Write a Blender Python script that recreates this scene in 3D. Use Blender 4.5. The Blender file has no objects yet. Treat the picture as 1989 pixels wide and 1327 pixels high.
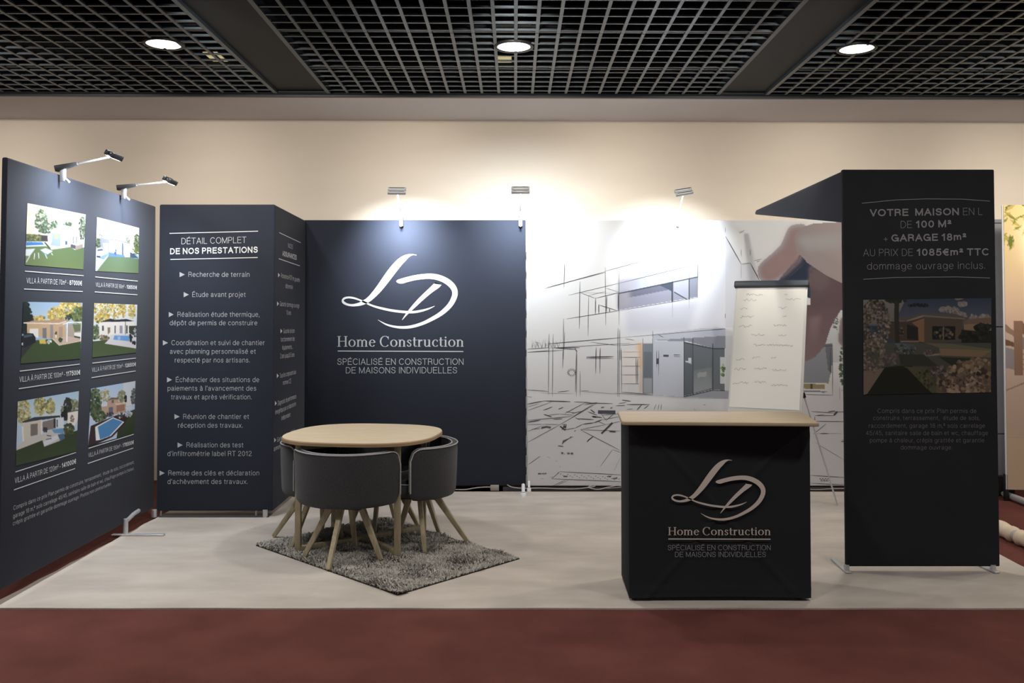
import bpy, bmesh, math, random
import numpy as np
from mathutils import Vector, Matrix

random.seed(7)
rng = np.random.default_rng(11)
S = bpy.context.scene
COL = S.collection
PI = math.pi

# ------------------------------------------------------------------ camera
F = 1700.0; W = 1989; H = 1327
PITCH = math.radians(1.5)
PPX, HORIZON = 1000.0, 608.0
PPY = HORIZON - F * math.tan(PITCH)
CAMZ = 1.5
cam_d = bpy.data.cameras.new('camera')
cam = bpy.data.objects.new('camera', cam_d); COL.objects.link(cam)
cam.location = (0, 0, CAMZ)
cam.rotation_euler = (PI / 2 + PITCH, 0, 0)
cam_d.sensor_fit = 'HORIZONTAL'; cam_d.sensor_width = 36
cam_d.lens = F / W * 36
cam_d.shift_x = -(PPX - W / 2) / W
cam_d.shift_y = (PPY - H / 2) / W
cam_d.clip_end = 100
S.camera = cam

# ------------------------------------------------------------------ world, lights, exposure
S.view_settings.view_transform = 'Standard'
S.view_settings.look = 'None'
S.view_settings.gamma = 1
S.view_settings.use_curve_mapping = False
S.view_settings.exposure = 0.0
wd = bpy.data.worlds.new('hall'); S.world = wd; wd.use_nodes = True
wd.node_tree.nodes['Background'].inputs[0].default_value = (0.80, 0.83, 0.9, 1)
wd.node_tree.nodes['Background'].inputs[1].default_value = 0.2
S.cycles.max_bounces = 8
DOWN_W, DOWN_C = 21.0, (1.0, 0.94, 0.87)
LAMP_W, LAMP_C = 26.0, (0.84, 0.92, 1.0)
FILL_W, FILL_C = 135.0, (1.0, 0.93, 0.84)

def light(name, kind, loc, direction, power, color, parent=None, **kw):
    d = bpy.data.lights.new(name, kind); d.energy = power; d.color = color
    for k, v in kw.items(): setattr(d, k, v)
    o = bpy.data.objects.new(name, d); COL.objects.link(o)
    o.location = loc
    o.rotation_euler = Vector(direction).to_track_quat('-Z', 'Y').to_euler()
    if parent: o.parent = parent
    return o

# ------------------------------------------------------------------ geometry of the photograph's view
def ray(px, py):
    u = (px - PPX) / F; v = (PPY - py) / F
    c, s = math.cos(PITCH), math.sin(PITCH)
    return Vector((u, c - v * s, s + v * c))
CAM = Vector((0, 0, CAMZ))
def on_floor(px, py, z=0.0):
    d = ray(px, py); return CAM + d * ((z - CAMZ) / d.z)
def at_y(px, py, y):
    d = ray(px, py); return CAM + d * (y / d.y)

class Plane:
    """a flat face in the room: origin, right vector, up vector; n points to the viewer's side"""
    def __init__(s, o, r, u=(0, 0, 1)):
        s.o = Vector(o); s.r = Vector(r).normalized(); s.u = Vector(u).normalized(); s.n = s.r.cross(s.u).normalized()
    def ab(s, px, py):
        d = ray(px, py)
        t = (s.o - CAM).dot(s.n) / d.dot(s.n)
        p = CAM + d * t - s.o
        return (p.dot(s.r), p.dot(s.u))
    def w(s, a, b, h=0.0):
        return s.o + s.r * a + s.u * b + s.n * h

# ------------------------------------------------------------------ object helpers
def props(o, label=None, cat=None, group=None, kind=None):
    if label: o['label'] = label
    if cat: o['category'] = cat
    if group: o['group'] = group
    if kind: o['kind'] = kind
    return o
def thing(name, label, cat, loc=(0, 0, 0), rz=0, group=None):
    o = bpy.data.objects.new(name, None); COL.objects.link(o); o.empty_display_size = .1
    o.location = loc; o.rotation_euler = (0, 0, rz)
    return props(o, label, cat, group)

class MB:
    def __init__(s): s.v = []; s.f = []; s.sm = []
    def add(s, vs, fs, smooth=False):
        n = len(s.v); s.v += [tuple(p) for p in vs]
        s.f += [tuple(i + n for i in f) for f in fs]; s.sm += [smooth] * len(fs); return s
    def box(s, x0, x1, y0, y1, z0, z1):
        v = [(x, y, z) for z in (z0, z1) for y in (y0, y1) for x in (x0, x1)]
        return s.add(v, [(0, 2, 3, 1), (4, 5, 7, 6), (0, 1, 5, 4), (2, 6, 7, 3), (0, 4, 6, 2), (1, 3, 7, 5)])
    def bar(s, p, q, w, d=None, w2=None, d2=None, up=(0, 0, 1)):
        p = Vector(p); q = Vector(q); d = d or w; w2 = w2 or w; d2 = d2 or d
        t = (q - p).normalized(); a = t.cross(Vector(up))
        if a.length < 1e-3: a = t.cross(Vector((0, 1, 0)))
        a.normalize(); b = a.cross(t).normalized(); v = []
        for c, ww, dd in ((p, w, d), (q, w2, d2)):
            for i, j in ((-1, -1), (1, -1), (1, 1), (-1, 1)): v.append(c + a * i * ww / 2 + b * j * dd / 2)
        return s.add(v, [(0, 3, 2, 1), (4, 5, 6, 7)] + [(i, (i + 1) % 4, (i + 1) % 4 + 4, i + 4) for i in range(4)])
    def tube(s, pts, r, n=10, closed=False):
        pts = [Vector(p) for p in pts]; m = len(pts); rs = r if isinstance(r, (list, tuple)) else [r] * m
        v = []; prev = None
        for i, p in enumerate(pts):
            if closed: t = pts[(i + 1) % m] - pts[i - 1]
            else: t = pts[min(i + 1, m - 1)] - pts[max(i - 1, 0)]
            t.normalize()
            if prev is None:
                a = t.cross(Vector((0, 0, 1)))
                if a.length < 1e-3: a = t.cross(Vector((1, 0, 0)))
            else: a = prev - t * prev.dot(t)
            a.normalize(); prev = a; b = t.cross(a)
            for k in range(n):
                g = 2 * PI * k / n; v.append(p + (a * math.cos(g) + b * math.sin(g)) * rs[i])
        f = []
        for i in range(m if closed else m - 1):
            for k in range(n):
                j = (i + 1) % m
                f.append((i * n + k, i * n + (k + 1) % n, j * n + (k + 1) % n, j * n + k))
        s.add(v, f, True)
        if not closed:
            s.add(v[:n][::-1], [tuple(range(n))]); s.add(v[-n:], [tuple(range(n))])
        return s
    def lathe(s, prof, c=(0, 0, 0), n=32):
        v = []; c = Vector(c)
        for r, z in prof:
            for k in range(n):
                g = 2 * PI * k / n; v.append(c + Vector((r * math.cos(g), r * math.sin(g), z)))
        f = [(i * n + k, i * n + (k + 1) % n, (i + 1) * n + (k + 1) % n, (i + 1) * n + k) for i in range(len(prof) - 1) for k in range(n)]
        return s.add(v, f, True)
    def prism(s, outline, z0, z1):
        n = len(outline)
        v = [(x, y, z0) for x, y in outline] + [(x, y, z1) for x, y in outline]
        return s.add(v, [tuple(range(n))[::-1], tuple(range(n, 2 * n))] + [(i, (i + 1) % n, (i + 1) % n + n, i + n) for i in range(n)])
    def build(s, name, mat, parent=None, bevel=0, seg=2, **kw):
        me = bpy.data.meshes.new(name); me.from_pydata(s.v, [], s.f)
        me.polygons.foreach_set('use_smooth', s.sm); me.update()
        if bevel:
            bm = bmesh.new(); bm.from_mesh(me)
            bmesh.ops.recalc_face_normals(bm, faces=bm.faces)
            ed = [e for e in bm.edges if len(e.link_faces) == 2 and e.calc_face_angle(0) > .6]
            bmesh.ops.bevel(bm, geom=ed, offset=bevel, segments=seg, affect='EDGES', profile=.5)
            for f in bm.faces: f.smooth = True
            bm.to_mesh(me); bm.free()
            me.set_sharp_from_angle(angle=math.radians(50)) if hasattr(me, 'set_sharp_from_angle') else None
        o = bpy.data.objects.new(name, me); COL.objects.link(o)
        if mat: me.materials.append(mat)
        if parent: o.parent = parent
        return props(o, **kw)

# ------------------------------------------------------------------ materials
def lin(c):
    return tuple(((x / 255) / 12.92 if x / 255 <= .04045 else ((x / 255 + .055) / 1.055) ** 2.4) for x in c)
def mat(name, rgb, rough=.6, metal=0, noise=0, scale=20, bump=0, bscale=None, stretch=None, sheen=0, emit=None, estr=0, rgb2=None, spec=None, coord='Object'):
    m = bpy.data.materials.new(name); m.use_nodes = True; nt = m.node_tree; N = nt.nodes; L = nt.links
    b = N['Principled BSDF']; c = lin(rgb)
    b.inputs['Base Color'].default_value = (*c, 1); b.inputs['Roughness'].default_value = rough
    b.inputs['Metallic'].default_value = metal
    if spec is not None: b.inputs['Specular IOR Level'].default_value = spec
    if sheen: b.inputs['Sheen Weight'].default_value = sheen; b.inputs['Sheen Roughness'].default_value = .5
    if emit: b.inputs['Emission Color'].default_value = (*lin(emit), 1); b.inputs['Emission Strength'].default_value = estr
    if noise or bump:
        tc = N.new('ShaderNodeTexCoord'); mp = N.new('ShaderNodeMapping'); L.new(tc.outputs[coord], mp.inputs[0])
        if stretch: mp.inputs['Scale'].default_value = stretch
    if noise:
        t = N.new('ShaderNodeTexNoise'); t.inputs['Scale'].default_value = scale; t.inputs['Detail'].default_value = 5
        L.new(mp.outputs[0], t.inputs['Vector'])
        r = N.new('ShaderNodeValToRGB'); L.new(t.outputs['Fac'], r.inputs[0]); L.new(r.outputs[0], b.inputs['Base Color'])
        c2 = lin(rgb2) if rgb2 else tuple(x * (1 - noise) for x in c)
        r.color_ramp.elements[0].position = .3; r.color_ramp.elements[1].position = .7
        r.color_ramp.elements[0].color = (*c2, 1)
        r.color_ramp.elements[1].color = (*[min(1, x * (1 + noise * .4)) for x in c], 1)
    if bump:
        t2 = N.new('ShaderNodeTexNoise'); t2.inputs['Scale'].default_value = bscale or scale * 4; t2.inputs['Detail'].default_value = 4
        L.new(mp.outputs[0], t2.inputs['Vector'])
        bp = N.new('ShaderNodeBump'); bp.inputs['Strength'].default_value = bump; bp.inputs['Distance'].default_value = .01
        L.new(t2.outputs['Fac'], bp.inputs['Height']); L.new(bp.outputs[0], b.inputs['Normal'])
    return m
def vcol(name, rough=.8, sheen=0):
    m = bpy.data.materials.new(name); m.use_nodes = True; N = m.node_tree.nodes
    a = N.new('ShaderNodeAttribute'); a.attribute_name = 'print'
    b = N['Principled BSDF']; b.inputs['Roughness'].default_value = rough; b.inputs['Specular IOR Level'].default_value = .25
    m.node_tree.links.new(a.outputs['Color'], b.inputs['Base Color'])
    return m

M = {}
M['red'] = mat('red_carpet', (110, 66, 61), .95, noise=.25, scale=3, bump=.5, bscale=260, rgb2=(98, 58, 53), spec=.1)
M['carpet'] = mat('grey_carpet', (201, 192, 183), .95, noise=.16, scale=2.2, bump=.35, bscale=120, stretch=(1, 2.2, 1), rgb2=(184, 175, 166), spec=.1)
M['cream'] = mat('cream_wall', (238, 227, 210), .9, noise=.05, scale=.8, stretch=(.4, 1, 2), rgb2=(229, 217, 199), bump=.05, bscale=6)
M['soffit'] = mat('soffit_plaster', (214, 210, 212), .85, noise=.05, scale=1.2)
M['void'] = mat('ceiling_void', (5, 6, 7), 1.0, spec=0)
M['grid'] = mat('ceiling_grid_metal', (54, 65, 74), .42, metal=.15)
M['beam'] = mat('beam_metal', (18, 22, 26), .6, spec=.2, metal=.0, noise=.1, scale=2)
M['trim'] = mat('dark_trim', (32, 37, 42), .5)
M['fabric'] = mat('navy_black_fabric', (41, 46, 59), .85, noise=.08, scale=2.5, bump=.12, bscale=420, sheen=.08, spec=.3)
M['fabric_black'] = mat('black_fabric', (44, 46, 50), .9, noise=.1, scale=3, bump=.12, bscale=420, spec=.2)
M['print_white'] = mat('white_print', (226, 227, 229), .8, spec=.2)
M['print_grey'] = mat('pale_grey_print', (186, 188, 192), .8, spec=.2)
M['print_dim'] = mat('dim_grey_print', (146, 146, 148), .8, spec=.2)
M['print_dark'] = mat('dark_grey_print', (116, 116, 118), .8, spec=.2)
M['print_beige'] = mat('silver_beige_print', (222, 212, 202), .7, spec=.3)
M['photo'] = vcol('photo_print', .75)
M['mural'] = vcol('mural_print', .85)
M['ink'] = mat('drawing_ink', (74, 76, 84), .85)
M['silver'] = mat('brushed_silver', (206, 208, 210), .4, metal=.45, noise=.05, scale=30)
M['white_plastic'] = mat('white_plastic', (232, 234, 236), .4)
M['lampgrey'] = mat('lamp_grey', (82, 84, 88), .4, metal=.4)
M['lens'] = mat('lamp_lens', (240, 244, 250), .3, emit=(235, 243, 255), estr=9)
M['diffuser'] = mat('downlight_diffuser', (250, 248, 240), .4, emit=(255, 250, 238), estr=6)
M['black'] = mat('black_plastic', (24, 24, 26), .55)
M['oak'] = mat('pale_oak', (224, 208, 180), .45, noise=.14, scale=4, stretch=(1.2, 14, 14), rgb2=(214, 196, 166), coord='Object')
M['oak_edge'] = mat('plywood_edge', (172, 144, 108), .6, noise=.2, scale=10, stretch=(1, 1, 40))
M['oakleg'] = mat('oak_legs', (186, 172, 144), .5, noise=.2, scale=8, stretch=(8, 8, 1), rgb2=(166, 152, 124))
M['counter_top'] = mat('counter_wood', (192, 174, 146), .5, noise=.1, scale=4, stretch=(1, 14, 14), rgb2=(180, 161, 133))
M['chair'] = mat('charcoal_chair_fabric', (64, 64, 67), .85, noise=.25, scale=140, bump=.25, bscale=500, sheen=.15, spec=.25)
M['piping'] = mat('pale_piping', (176, 176, 178), .7)
M['backing'] = mat('rug_backing', (40, 34, 30), .95)
M['cable'] = mat('grey_cable', (176, 170, 168), .5)
M['box_grey'] = mat('grey_junction_box', (160, 156, 150), .6)
M['board'] = mat('flipchart_board', (226, 228, 224), .35)
M['paper'] = mat('flipchart_paper', (246, 246, 240), .7)
M['pencil'] = mat('faint_pencil', (184, 184, 186), .9)
M['slate'] = mat('slate_clamp', (52, 60, 70), .4)
M['shell_panel'] = mat('grey_shell_panel', (150, 154, 164), .6, noise=.05, scale=3)
M['roll'] = mat('cream_roll', (226, 208, 184), .8, noise=.1, scale=9)
M['tuft'] = vcol('rug_tuft', .95)

# ------------------------------------------------------------------ flat print: painted pictures as fine coloured grids
class Pic:
    """paints on a raster; points are given in any quad of measured coordinates (TL, TR, BR, BL)"""
    def __init__(s, w, h, quad, bg=(128, 128, 128), ss=2):
        s.w, s.h, s.ss = w * ss, h * ss, ss
        s.q = [np.array(p, float) for p in quad]
        s.a = np.zeros((s.h, s.w, 3)); s.a[:] = bg
        s.rect = all(abs(a - b) < 1e-6 for a, b in ((quad[0][0], quad[3][0]), (quad[0][1], quad[1][1]), (quad[1][0], quad[2][0]), (quad[2][1], quad[3][1])))
        s.unit = s.w / np.linalg.norm(s.q[1] - s.q[0])
    def uv(s, p):
        p = np.array(p, float)
        if s.rect:
            return ((p[0] - s.q[0][0]) / (s.q[1][0] - s.q[0][0]) * s.w, (p[1] - s.q[0][1]) / (s.q[3][1] - s.q[0][1]) * s.h)
        u = v = .5
        A, B, C, D = s.q
        for _ in range(12):
            f = A * (1 - u) * (1 - v) + B * u * (1 - v) + C * u * v + D * (1 - u) * v - p
            du = (B - A) * (1 - v) + (C - D) * v; dv = (D - A) * (1 - u) + (C - B) * u
            J = np.array([du, dv]).T
            du, dv = np.linalg.solve(J, f); u -= du; v -= dv
        return (u * s.w, v * s.h)
    def _mask(s, pts):
        P = [s.uv(p) for p in pts]
        xs = [p[0] for p in P]; ys = [p[1] for p in P]
        x0, x1 = max(0, int(min(xs))), min(s.w, int(max(xs)) + 2); y0, y1 = max(0, int(min(ys))), min(s.h, int(max(ys)) + 2)
        if x1 <= x0 or y1 <= y0: return None
        X, Y = np.meshgrid(np.arange(x0, x1) + .5, np.arange(y0, y1) + .5)
        m = np.zeros(X.shape, bool); n = len(P)
        for i in range(n):
            xa, ya = P[i]; xb, yb = P[(i + 1) % n]
            if ya == yb: continue
            c = ((ya > Y) != (yb > Y)) & (X < (xb - xa) * (Y - ya) / (yb - ya) + xa); m ^= c
        return x0, x1, y0, y1, m
    def poly(s, pts, c, al=1.0):
        r = s._mask(pts)
        if r is None: return s
        x0, x1, y0, y1, m = r; t = s.a[y0:y1, x0:x1]; t[m] = t[m] * (1 - al) + np.array(c) * al; return s
    def gpoly(s, pts, c0, c1, vert=True):
        r = s._mask(pts)
        if r is None: return s
        x0, x1, y0, y1, m = r; t = s.a[y0:y1, x0:x1]
        k = np.linspace(0, 1, m.shape[0])[:, None] * np.ones(m.shape) if vert else np.linspace(0, 1, m.shape[1])[None, :] * np.ones(m.shape)
        g = np.array(c0) * (1 - k[..., None]) + np.array(c1) * k[..., None]; t[m] = g[m]; return s
    def soft(s, pts, c, blur, al=1.0):
        r = s._mask(pts)
        if r is None: return s
        m = np.zeros((s.h, s.w)); x0, x1, y0, y1, mm = r; m[y0:y1, x0:x1] = mm
        k = max(1, int(blur * s.unit / 1.7))
        for _ in range(3):
            for ax in (0, 1):
                cs = np.cumsum(np.pad(m, [(k + 1, k) if i == ax else (0, 0) for i in (0, 1)], mode='edge'), axis=ax)
                m = (cs[2 * k + 1:] - cs[:-2 * k - 1]) / (2 * k + 1) if ax == 0 else (cs[:, 2 * k + 1:] - cs[:, :-2 * k - 1]) / (2 * k + 1)
        m = (m * al)[..., None]; s.a = s.a * (1 - m) + np.array(c) * m; return s
    def line(s, p, q, w, c, al=1.0):
        p = np.array(p, float); q = np.array(q, float); d = q - p; L = np.hypot(*d)
        if L == 0: return s
        n = np.array([-d[1], d[0]]) / L * w / 2
        return s.poly([p + n, q + n, q - n, p - n], c, al)
    def dots(s, c, rx, ry, cols, n, size, sq=2.0, al=.9):
        for _ in range(n):
            g = random.uniform(0, 2 * PI); r = random.random() ** (1 / sq)
            x = c[0] + rx * r * math.cos(g); y = c[1] + ry * r * math.sin(g)
            z = size * random.uniform(.5, 1.3); col = np.array(random.choice(cols)) * random.uniform(.8, 1.15)
            s.poly([(x + z * math.cos(a) * random.uniform(.7, 1.2), y + z * math.sin(a)) for a in np.linspace(0, 2 * PI, 7)[:-1]], np.clip(col, 0, 255), al)
        return s
    def grade(s, sat, gain=1.0, lift=0):
        g = s.a.mean(axis=2, keepdims=True); s.a = np.clip((g + (s.a - g) * sat) * gain + lift, 0, 255); return s
    def mesh(s, name, corners, mat_, parent, **kw):
        """corners: world TL, TR, BR, BL"""
        ss = s.ss; h, w = s.h // ss, s.w // ss
        a = s.a.reshape(h, ss, w, ss, 3).mean(axis=(1, 3)) / 255
        a = np.clip(a, 0, 1); a = np.where(a <= .04045, a / 12.92, ((a + .055) / 1.055) ** 2.4)
        A, B, C, D = [np.array(p) for p in corners]
        U, V = np.meshgrid(np.linspace(0, 1, w), np.linspace(0, 1, h)); U = U[..., None]; V = V[..., None]
        P = A * (1 - U) * (1 - V) + B * U * (1 - V) + C * U * V + D * (1 - U) * V
        me = bpy.data.meshes.new(name); nf = (w - 1) * (h - 1)
        me.vertices.add(w * h); me.vertices.foreach_set('co', P.reshape(-1))
        i = (np.arange(h - 1)[:, None] * w + np.arange(w - 1)[None, :]).reshape(-1)
        f = np.stack([i, i + w, i + w + 1, i + 1], 1).reshape(-1)
        me.loops.add(nf * 4); me.loops.foreach_set('vertex_index', f)
        me.polygons.add(nf); me.polygons.foreach_set('loop_start', np.arange(nf) * 4)
        me.update(calc_edges=True)
        at = me.color_attributes.new('print', 'FLOAT_COLOR', 'POINT')
        at.data.foreach_set('color', np.concatenate([a.reshape(-1, 3), np.ones((w * h, 1))], 1).reshape(-1))
        me.materials.append(mat_)
        o = bpy.data.objects.new(name, me); COL.objects.link(o); o.parent = parent
        return props(o, **kw)
    def on(s, name, pl, px_quad, mat_, parent, h=.003, **kw):
        return s.mesh(name, [pl.w(*pl.ab(*p), h) for p in px_quad], mat_, parent, **kw)

# ------------------------------------------------------------------ lettering
def catmull(pts, k=6):
    P = [np.array(p, float) for p in pts]; P = [2 * P[0] - P[1]] + P + [2 * P[-1] - P[-2]]; out = []
    for i in range(1, len(P) - 2):
        for j in range(k):
            t = j / k; a, b, c, d = P[i - 1:i + 3]
            out.append(.5 * ((2 * b) + (-a + c) * t + (2 * a - 5 * b + 4 * c - d) * t * t + (-a + 3 * b - 3 * c + d) * t ** 3))
    out.append(P[-2]); return out
def ribbon(pts, closed=False):
    """pts (x, y, w) -> verts (x, y), quads"""
    n = len(pts); V = []
    for i, p in enumerate(pts):
        q = pts[(i + 1) % n] if closed else pts[min(i + 1, n - 1)]; r = pts[i - 1] if closed else pts[max(i - 1, 0)]
        d = np.array([q[0] - r[0], q[1] - r[1]]); L = np.hypot(*d) or 1
        nx, ny = -d[1] / L, d[0] / L; w = max(p[2], .001) / 2
        V += [(p[0] + nx * w, p[1] + ny * w), (p[0] - nx * w, p[1] - ny * w)]
    m = n if closed else n - 1
    return V, [(2 * i, 2 * i + 1, 2 * ((i + 1) % n) + 1, 2 * ((i + 1) % n)) for i in range(m)]
def A_(cx, cy, rx, ry, a0, a1):
    n = max(4, int(abs(a1 - a0) / 22)); return [(cx + rx * math.cos(math.radians(a0 + (a1 - a0) * i / n)), cy + ry * math.sin(math.radians(a0 + (a1 - a0) * i / n))) for i in range(n + 1)]
def L_(*c): return ('L', [(c[i], c[i + 1]) for i in range(0, len(c), 2)])
def C_(*parts):
    out = []
    for p in parts: out += p if isinstance(p, list) else [p]
    return ('C', out)
x_ = .72
SG = {   # monoline grotesque: width, strokes (L: straight with corners, C: smooth)
 'A': (.74, [L_(0, 0, .37, 1, .74, 0), L_(.13, .33, .61, .33)]), 'B': (.66, [L_(.03, 0, .03, 1), C_((.03, 1), A_(.36, .76, .24, .24, 90, -90), (.03, .52)), C_((.03, .52), A_(.38, .26, .27, .26, 90, -90), (.03, 0))]),
 'C': (.78, [C_(A_(.41, .5, .4, .5, 38, 322))]), 'D': (.72, [L_(.03, 0, .03, 1), C_((.03, 1), A_(.27, .5, .43, .5, 90, -90), (.03, 0))]),
 'E': (.62, [L_(.03, 0, .03, 1), L_(.03, 1, .61, 1), L_(.03, .53, .56, .53), L_(.03, 0, .62, 0)]), 'F': (.58, [L_(.03, 0, .03, 1), L_(.03, 1, .58, 1), L_(.03, .52, .52, .52)]),
 'G': (.82, [C_(A_(.41, .5, .4, .5, 42, 340)), L_(.46, .46, .8, .46), L_(.8, .46, .8, 0)]), 'H': (.72, [L_(.03, 0, .03, 1), L_(.69, 0, .69, 1), L_(.03, .53, .69, .53)]),
 'I': (.08, [L_(.04, 0, .04, 1)]), 'L': (.54, [L_(.03, 1, .03, 0), L_(.03, 0, .54, 0)]), 'M': (.86, [L_(.03, 0, .03, 1), L_(.03, 1, .43, .04, .83, 1), L_(.83, 1, .83, 0)]),
 'N': (.72, [L_(.03, 0, .03, 1), L_(.03, 1, .69, 0), L_(.69, 0, .69, 1)]), 'O': (.84, [C_(A_(.42, .5, .41, .5, 90, 450))]), 'P': (.62, [L_(.03, 0, .03, 1), C_((.03, 1), A_(.34, .735, .26, .265, 90, -90), (.03, .47))]),
 'R': (.68, [L_(.03, 0, .03, 1), C_((.03, 1), A_(.36, .75, .26, .25, 90, -90), (.03, .5)), C_((.36, .5), (.52, .46), (.59, .34), (.61, .12), (.66, 0))]),
 'S': (.66, [C_((.61, .72), (.58, .88), (.46, .98), (.32, 1), (.16, .95), (.07, .84), (.07, .7), (.15, .6), (.32, .54), (.5, .48), (.6, .4), (.63, .27), (.57, .12), (.44, .02), (.3, 0), (.14, .06), (.05, .18), (.03, .32))]),
 'T': (.66, [L_(0, 1, .66, 1), L_(.33, 1, .33, 0)]), 'U': (.7, [C_((.03, 1), (.03, .5), A_(.35, .32, .32, .32, 180, 360), (.67, .5), (.67, 1))]), 'V': (.7, [L_(0, 1, .35, 0, .7, 1)]), 'X': (.7, [L_(.02, 0, .68, 1), L_(.02, 1, .68, 0)]),
 'a': (.56, [C_((.05, .52), (.09, .65), (.2, x_), (.33, x_), (.44, .66), (.47, .54), (.47, .14), (.5, .03), (.56, .02)), C_((.47, .42), (.36, .39), (.18, .36), (.06, .28), (.04, .14), (.12, .02), (.26, 0), (.4, .07), (.47, .2))]),
 'b': (.58, [L_(.03, 0, .03, 1), C_(A_(.3, .36, .27, .36, 90, 450))]), 'c': (.54, [C_(A_(.3, .36, .28, .36, 35, 325))]), 'd': (.58, [L_(.55, 0, .55, 1), C_(A_(.28, .36, .27, .36, 90, 450))]),
 'e': (.57, [C_(((.03), .38), ((.55), .38)), C_((.55, .38), A_(.29, .36, .27, .36, 8, 180), A_(.29, .36, .27, .36, 185, 322))]), 'f': (.3, [C_((.12, 0), (.12, .5), (.12, .84), (.18, .98), (.3, .99)), L_(0, .7, .28, .7)]),
 'g': (.58, [C_((.55, .7), (.55, .3), (.55, -.08), (.48, -.22), (.3, -.28), (.14, -.24), (.06, -.13)), C_(A_(.28, .37, .26, .35, 90, 450))]), 'h': (.54, [L_(.03, 0, .03, 1), C_((.03, .45), (.09, .62), (.24, x_), (.4, .7), (.5, .58), (.51, .4), (.51, 0))]),
 'i': (.08, [L_(.04, 0, .04, .7), L_(.04, .9, .04, 1)]), 'j': (.16, [C_((.12, .7), (.12, .2), (.12, -.18), (.08, -.27), (-.02, -.28)), L_(.12, .9, .12, 1)]), 'l': (.08, [L_(.04, 0, .04, 1)]),
 'm': (.86, [L_(.03, 0, .03, .7), C_((.03, .45), (.09, .64), (.22, x_), (.36, .69), (.42, .56), (.43, .4), (.43, 0)), C_((.43, .45), (.49, .64), (.62, x_), (.76, .69), (.82, .56), (.83, .4), (.83, 0))]),
 'n': (.54, [L_(.03, 0, .03, .7), C_((.03, .45), (.09, .62), (.24, x_), (.4, .7), (.5, .58), (.51, .4), (.51, 0))]), 'o': (.6, [C_(A_(.3, .36, .28, .36, 90, 450))]),
 'p': (.58, [L_(.03, -.28, .03, .7), C_(A_(.3, .36, .27, .36, 90, 450))]), 'q': (.58, [L_(.55, -.28, .55, .7), C_(A_(.28, .36, .27, .36, 90, 450))]), 'r': (.3, [L_(.03, 0, .03, .7), C_((.03, .42), (.08, .6), (.18, .69), (.3, .7))]),
 's': (.5, [C_((.45, .52), (.4, .66), (.26, x_), (.12, .68), (.06, .56), (.1, .45), (.24, .39), (.4, .33), (.47, .2), (.41, .06), (.26, 0), (.1, .04), (.03, .18))]), 't': (.3, [C_((.12, .9), (.12, .5), (.12, .14), (.18, .02), (.3, .02)), L_(0, .7, .28, .7)]),
 'u': (.54, [L_(.51, 0, .51, .7), C_((.03, .7), (.03, .3), (.04, .14), (.14, .02), (.3, 0), (.44, .09), (.51, .26))]), 'v': (.52, [L_(0, .7, .26, 0, .52, .7)]), 'w': (.78, [L_(0, .7, .2, 0, .39, .7, .58, 0, .78, .7)]), 'x': (.52, [L_(.02, 0, .5, .7), L_(.02, .7, .5, 0)]),
 'y': (.52, [L_(0, .7, .26, 0), C_((.52, .7), (.26, -.02), (.18, -.2), (.04, -.27))]),
 '0': (.6, [C_(A_(.3, .5, .27, .5, 90, 450))]), '1': (.36, [L_(.26, 0, .26, 1), L_(.26, .98, .02, .76)]), '2': (.6, [C_((.04, .7), (.08, .9), (.24, 1), (.42, .97), (.54, .82), (.52, .62), (.36, .42), (.14, .22), (.03, .02)), L_(.03, .01, .57, .01)]),
 '4': (.62, [L_(.46, 0, .46, 1), L_(.46, 1, .02, .28), L_(.02, .28, .62, .28)]), '5': (.6, [L_(.52, 1, .14, 1), L_(.14, 1, .07, .5), C_((.07, .5), (.18, .62), (.34, .65), (.5, .56), (.57, .36), (.52, .14), (.38, .01), (.2, 0), (.06, .1), (.02, .24))]),
 '6': (.6, [C_((.54, .76), (.5, .92), (.36, 1), (.2, .96), (.08, .8), (.03, .5), (.05, .2), (.16, .03), (.32, 0), (.48, .06), (.56, .2), (.56, .42), (.48, .57), (.32, .63), (.16, .57), (.05, .4))]), '7': (.58, [L_(.02, 1, .56, 1), C_((.56, 1), (.36, .66), (.24, .34), (.2, 0))]),
 '8': (.6, [C_(A_(.3, .76, .22, .24, 90, 450)), C_(A_(.3, .27, .27, .27, 90, 450))]), '9': (.6, [C_(*[(.6 - a, 1 - b) for a, b in ((.54, .76), (.5, .92), (.36, 1), (.2, .96), (.08, .8), (.03, .5), (.05, .2), (.16, .03), (.32, 0), (.48, .06), (.56, .2), (.56, .42), (.48, .57), (.32, .63), (.16, .57), (.05, .4))])]),
 '3': (.6, [C_((.05, .76), (.12, .94), (.28, 1), (.46, .94), (.53, .78), (.47, .6), (.28, .53), (.48, .48), (.57, .3), (.5, .08), (.3, 0), (.12, .05), (.03, .24))]),
 '€': (.66, [C_(A_(.44, .5, .34, .5, 48, 312)), L_(0, .6, .56, .6), L_(0, .42, .52, .42)]), '²': (.36, [C_((.02, .82), (.06, .95), (.17, 1), (.29, .95), (.31, .84), (.2, .7), (.03, .54)), L_(.03, .53, .34, .53)]),
 '+': (.5, [L_(0, .34, .5, .34), L_(.25, .09, .25, .59)]), '-': (.3, [L_(0, .38, .3, .38)]), '/': (.36, [L_(0, -.04, .36, 1.02)]), ',': (.08, [L_(.05, .1, .02, -.16)]), '.': (.08, [L_(.04, 0, .04, .1)]), "'": (.08, [L_(.06, 1, .02, .76)])}
def acc(base, kind):
    w, st = SG[base]; c = w / 2; t = 1.22 if base.isupper() else .98; b = 1.08 if base.isupper() else .82
    if kind == 'a': e = [L_(c - .04, b, c + .12, t)]
    elif kind == 'g': e = [L_(c + .04, b, c - .12, t)]
    else: e = [L_(c - .14, b, c, t, c + .14, b)]
    return (w, st + e)
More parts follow.
